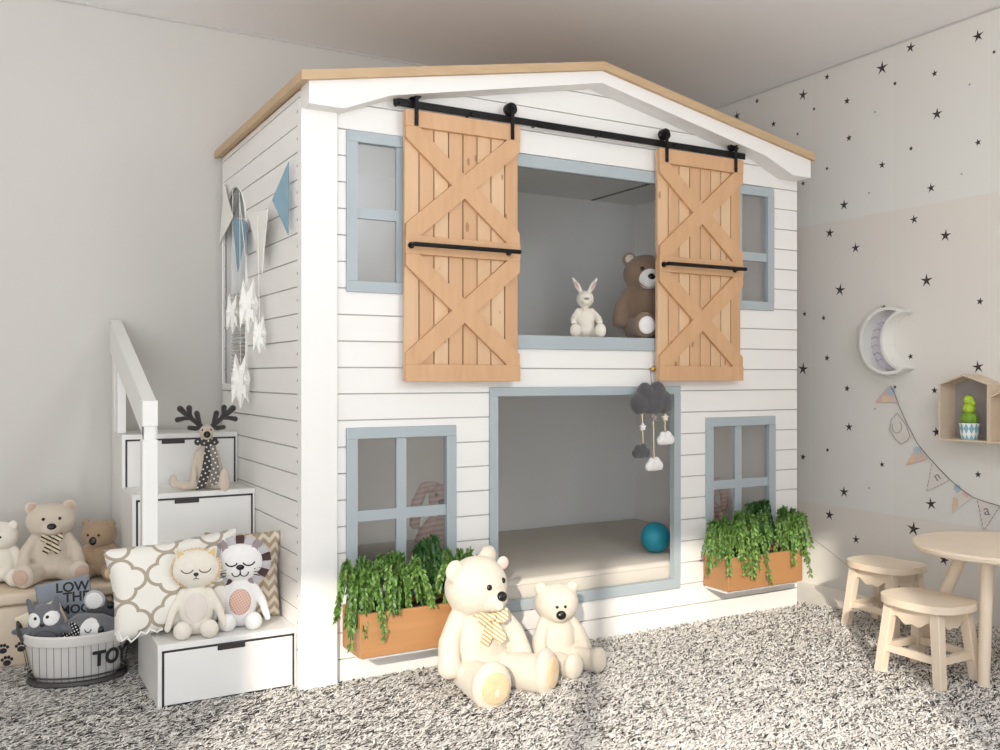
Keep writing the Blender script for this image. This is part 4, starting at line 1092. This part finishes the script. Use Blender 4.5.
ribbed((0, 0, .082), .031, .03, M['cactus']); ribbed((-.003, 0, .125), .022, .022, M['lime']); ribbed((-.004, 0, .158), .018, .019, M['lime'])
ribbed((.012, .018, .146), .009, .01, M['lime'], 8); ribbed((-.01, -.022, .146), .009, .011, M['lime'], 8)

XB = XW-.006
gl = thing('bunting_garland', 'pale printed bunting garland with letter flags draped on the star wallpaper', 'garland', (XB, 2.45, .8))
b = nb(); tube(b, [pick(x, y, 0, XB-.003) for x, y in ((890, 386), (894, 392), (899, 406), (907, 424), (917, 443), (925, 453), (934, 463), (948, 478), (957, 486), (966, 493), (974, 498), (986, 502), (1000, 506), (1014, 507))], .0014, 6); link('cord', b, M['string'], gl, True)
def bunting(pts, prints, mat):
    f = flag(pts, XB, mat, gl, .0012, 'flag')
    for pp, m in prints:
        b = nb(); prism(b, [pick(x, y, 0, XB-.0004) for x, y in pp], (-.0006, 0, 0)); link('print', b, M[m], f, True)
    return f
bunting([(898, 402.5), (874.5, 402.5), (889, 386)], [([(892, 386.5), (895, 390), (893, 395), (889, 396), (886.5, 391)], 'flagb'), ([(884, 394), (889, 398), (889, 402), (881, 402)], 'peach')], M['flagp'])
def printed_line(px, r, par, m='letter', closed=True):
    b = nb(); tube(b, [pick(x, y, 0, XB-.0012) for x, y in px], r, 5, True, closed); link('print', b, M[m], par, True)
f = bunting([(897, 410), (914, 437), (900, 445), (888, 429)], [], M['flagw'])
printed_line([(897, 413), (891, 420), (890, 430), (895, 439), (901, 444), (907, 441), (910, 436), (906, 425)], .0012, f)
printed_line([(897+5*cos(a), 427+6*sin(a)) for a in np.linspace(-1, 3.6, 10)], .001, f, closed=False)
bunting([(917, 448), (928.5, 459), (905, 466)], [([(915, 446.5), (920, 447), (921, 452), (917, 454), (913.5, 450)], 'flagb'), ([(912, 454), (915, 458), (913, 463.5), (907, 465)], 'peach')], M['flagp'])
def letter_flag(pts, ch, cx, cy, rot, size):
    f = bunting(pts, [], M['flagw']); me = text_mesh(ch, size, .0004); c = pick(cx, cy, 0, XB-.001)
    me.transform(Matrix.Translation(c) @ Matrix.Rotation(rot, 4, 'X') @ Matrix.Rotation(-pi/2, 4, 'Z') @ Matrix.Rotation(pi/2, 4, 'X')); link('letter', me, M['letter'], f, True)
    q = [V(pick(x, y, 0, XB-.001)) for x, y in pts]; b = nb()
    for i in (1, 2):
        p0, p1 = q[i], q[(i+1) % 3]
        for k in range(7): tube(b, [p0.lerp(p1, (k+.2)/7), p0.lerp(p1, (k+.75)/7)], .0009, 5)
    link('stitching', b, M['letter'], f, True)
letter_flag([(932, 463), (949.5, 480), (926.5, 491.5)], 'n', 937, 476.5, -.65, .055)
bunting([(957, 486), (973, 497), (952, 513)], [([(955, 484), (960, 485.5), (961, 491), (957, 493), (954, 489)], 'flagb'), ([(953.5, 497), (958, 499), (958, 507), (952.5, 511)], 'peach'), ([(963, 490), (970, 494.5), (967, 498), (961.5, 494)], 'flagp')], M['flagw'])
letter_flag([(977, 499.5), (1000, 505.5), (984, 530.5)], 'a', 986.5, 510.5, -.2, .06)

# ------------------------------------------------------------------ light
w = bpy.data.worlds.new('world'); scene.world = w; w.use_nodes = True
wt = w.node_tree; bg = wt.nodes['Background']; bg.inputs[1].default_value = 1
tcw = wt.nodes.new('ShaderNodeTexCoord'); sxw = wt.nodes.new('ShaderNodeSeparateXYZ'); wt.links.new(tcw.outputs['Generated'], sxw.inputs[0])
rp = wt.nodes.new('ShaderNodeValToRGB'); rp.color_ramp.elements[0].position = .48; rp.color_ramp.elements[1].position = .52
rp.color_ramp.elements[0].color = (.89, .94, 1, 1); rp.color_ramp.elements[1].color = (.48, .53, .585, 1)   # lower half brightened to lift the ceiling, sky above
ma = wt.nodes.new('ShaderNodeMath'); ma.operation = 'MULTIPLY_ADD'; ma.inputs[1].default_value = .5; ma.inputs[2].default_value = .5
wt.links.new(sxw.outputs[2], ma.inputs[0]); wt.links.new(ma.outputs[0], rp.inputs[0])
vm = wt.nodes.new('ShaderNodeVectorMath'); vm.operation = 'SCALE'; vm.inputs['Scale'].default_value = 5.6; wt.links.new(rp.outputs[0], vm.inputs[0]); wt.links.new(vm.outputs[0], bg.inputs[0])
sd = bpy.data.lights.new('sun', 'SUN'); sd.energy = 2.75; sd.angle = radians(1.0); sd.color = (1, .93, .81)
so = bpy.data.objects.new('sun', sd); COL.objects.link(so)
so.rotation_euler = V((.618, .786, -.384)).to_track_quat('-Z', 'Y').to_euler(); so.location = (-3, -4, 3)
pd = bpy.data.lights.new('window_portal', 'AREA'); pd.shape = 'RECTANGLE'; pd.size = WX1-WX0; pd.size_y = WZ; pd.cycles.is_portal = True
po = bpy.data.objects.new('window_portal', pd); COL.objects.link(po); po.location = ((WX0+WX1)/2, YS-.1, WZ/2); po.rotation_euler = (pi/2, 0, 0)
po.rotation_euler = V((0, 1, 0)).to_track_quat('-Z', 'Z').to_euler()
ld = bpy.data.lights.new('fill_lamp', 'POINT'); ld.energy = 33; ld.shadow_soft_size = .28; ld.color = (.90, .95, 1)  # unseen fill light added to lift the ceiling and even the house front
lo = bpy.data.objects.new('fill_lamp', ld); COL.objects.link(lo); lo.location = (1.9, .15, 2.08)
scene.view_settings.view_transform = 'Standard'; scene.view_settings.look = 'None'; scene.view_settings.gamma = 1; scene.view_settings.use_curve_mapping = False
scene.view_settings.exposure = 0.31
cy = scene.cycles
cy.use_denoising = True; cy.max_bounces = 10; cy.diffuse_bounces = 6; cy.transparent_max_bounces = 12; cy.sample_clamp_indirect = 8; cy.caustics_reflective = False; cy.caustics_refractive = False
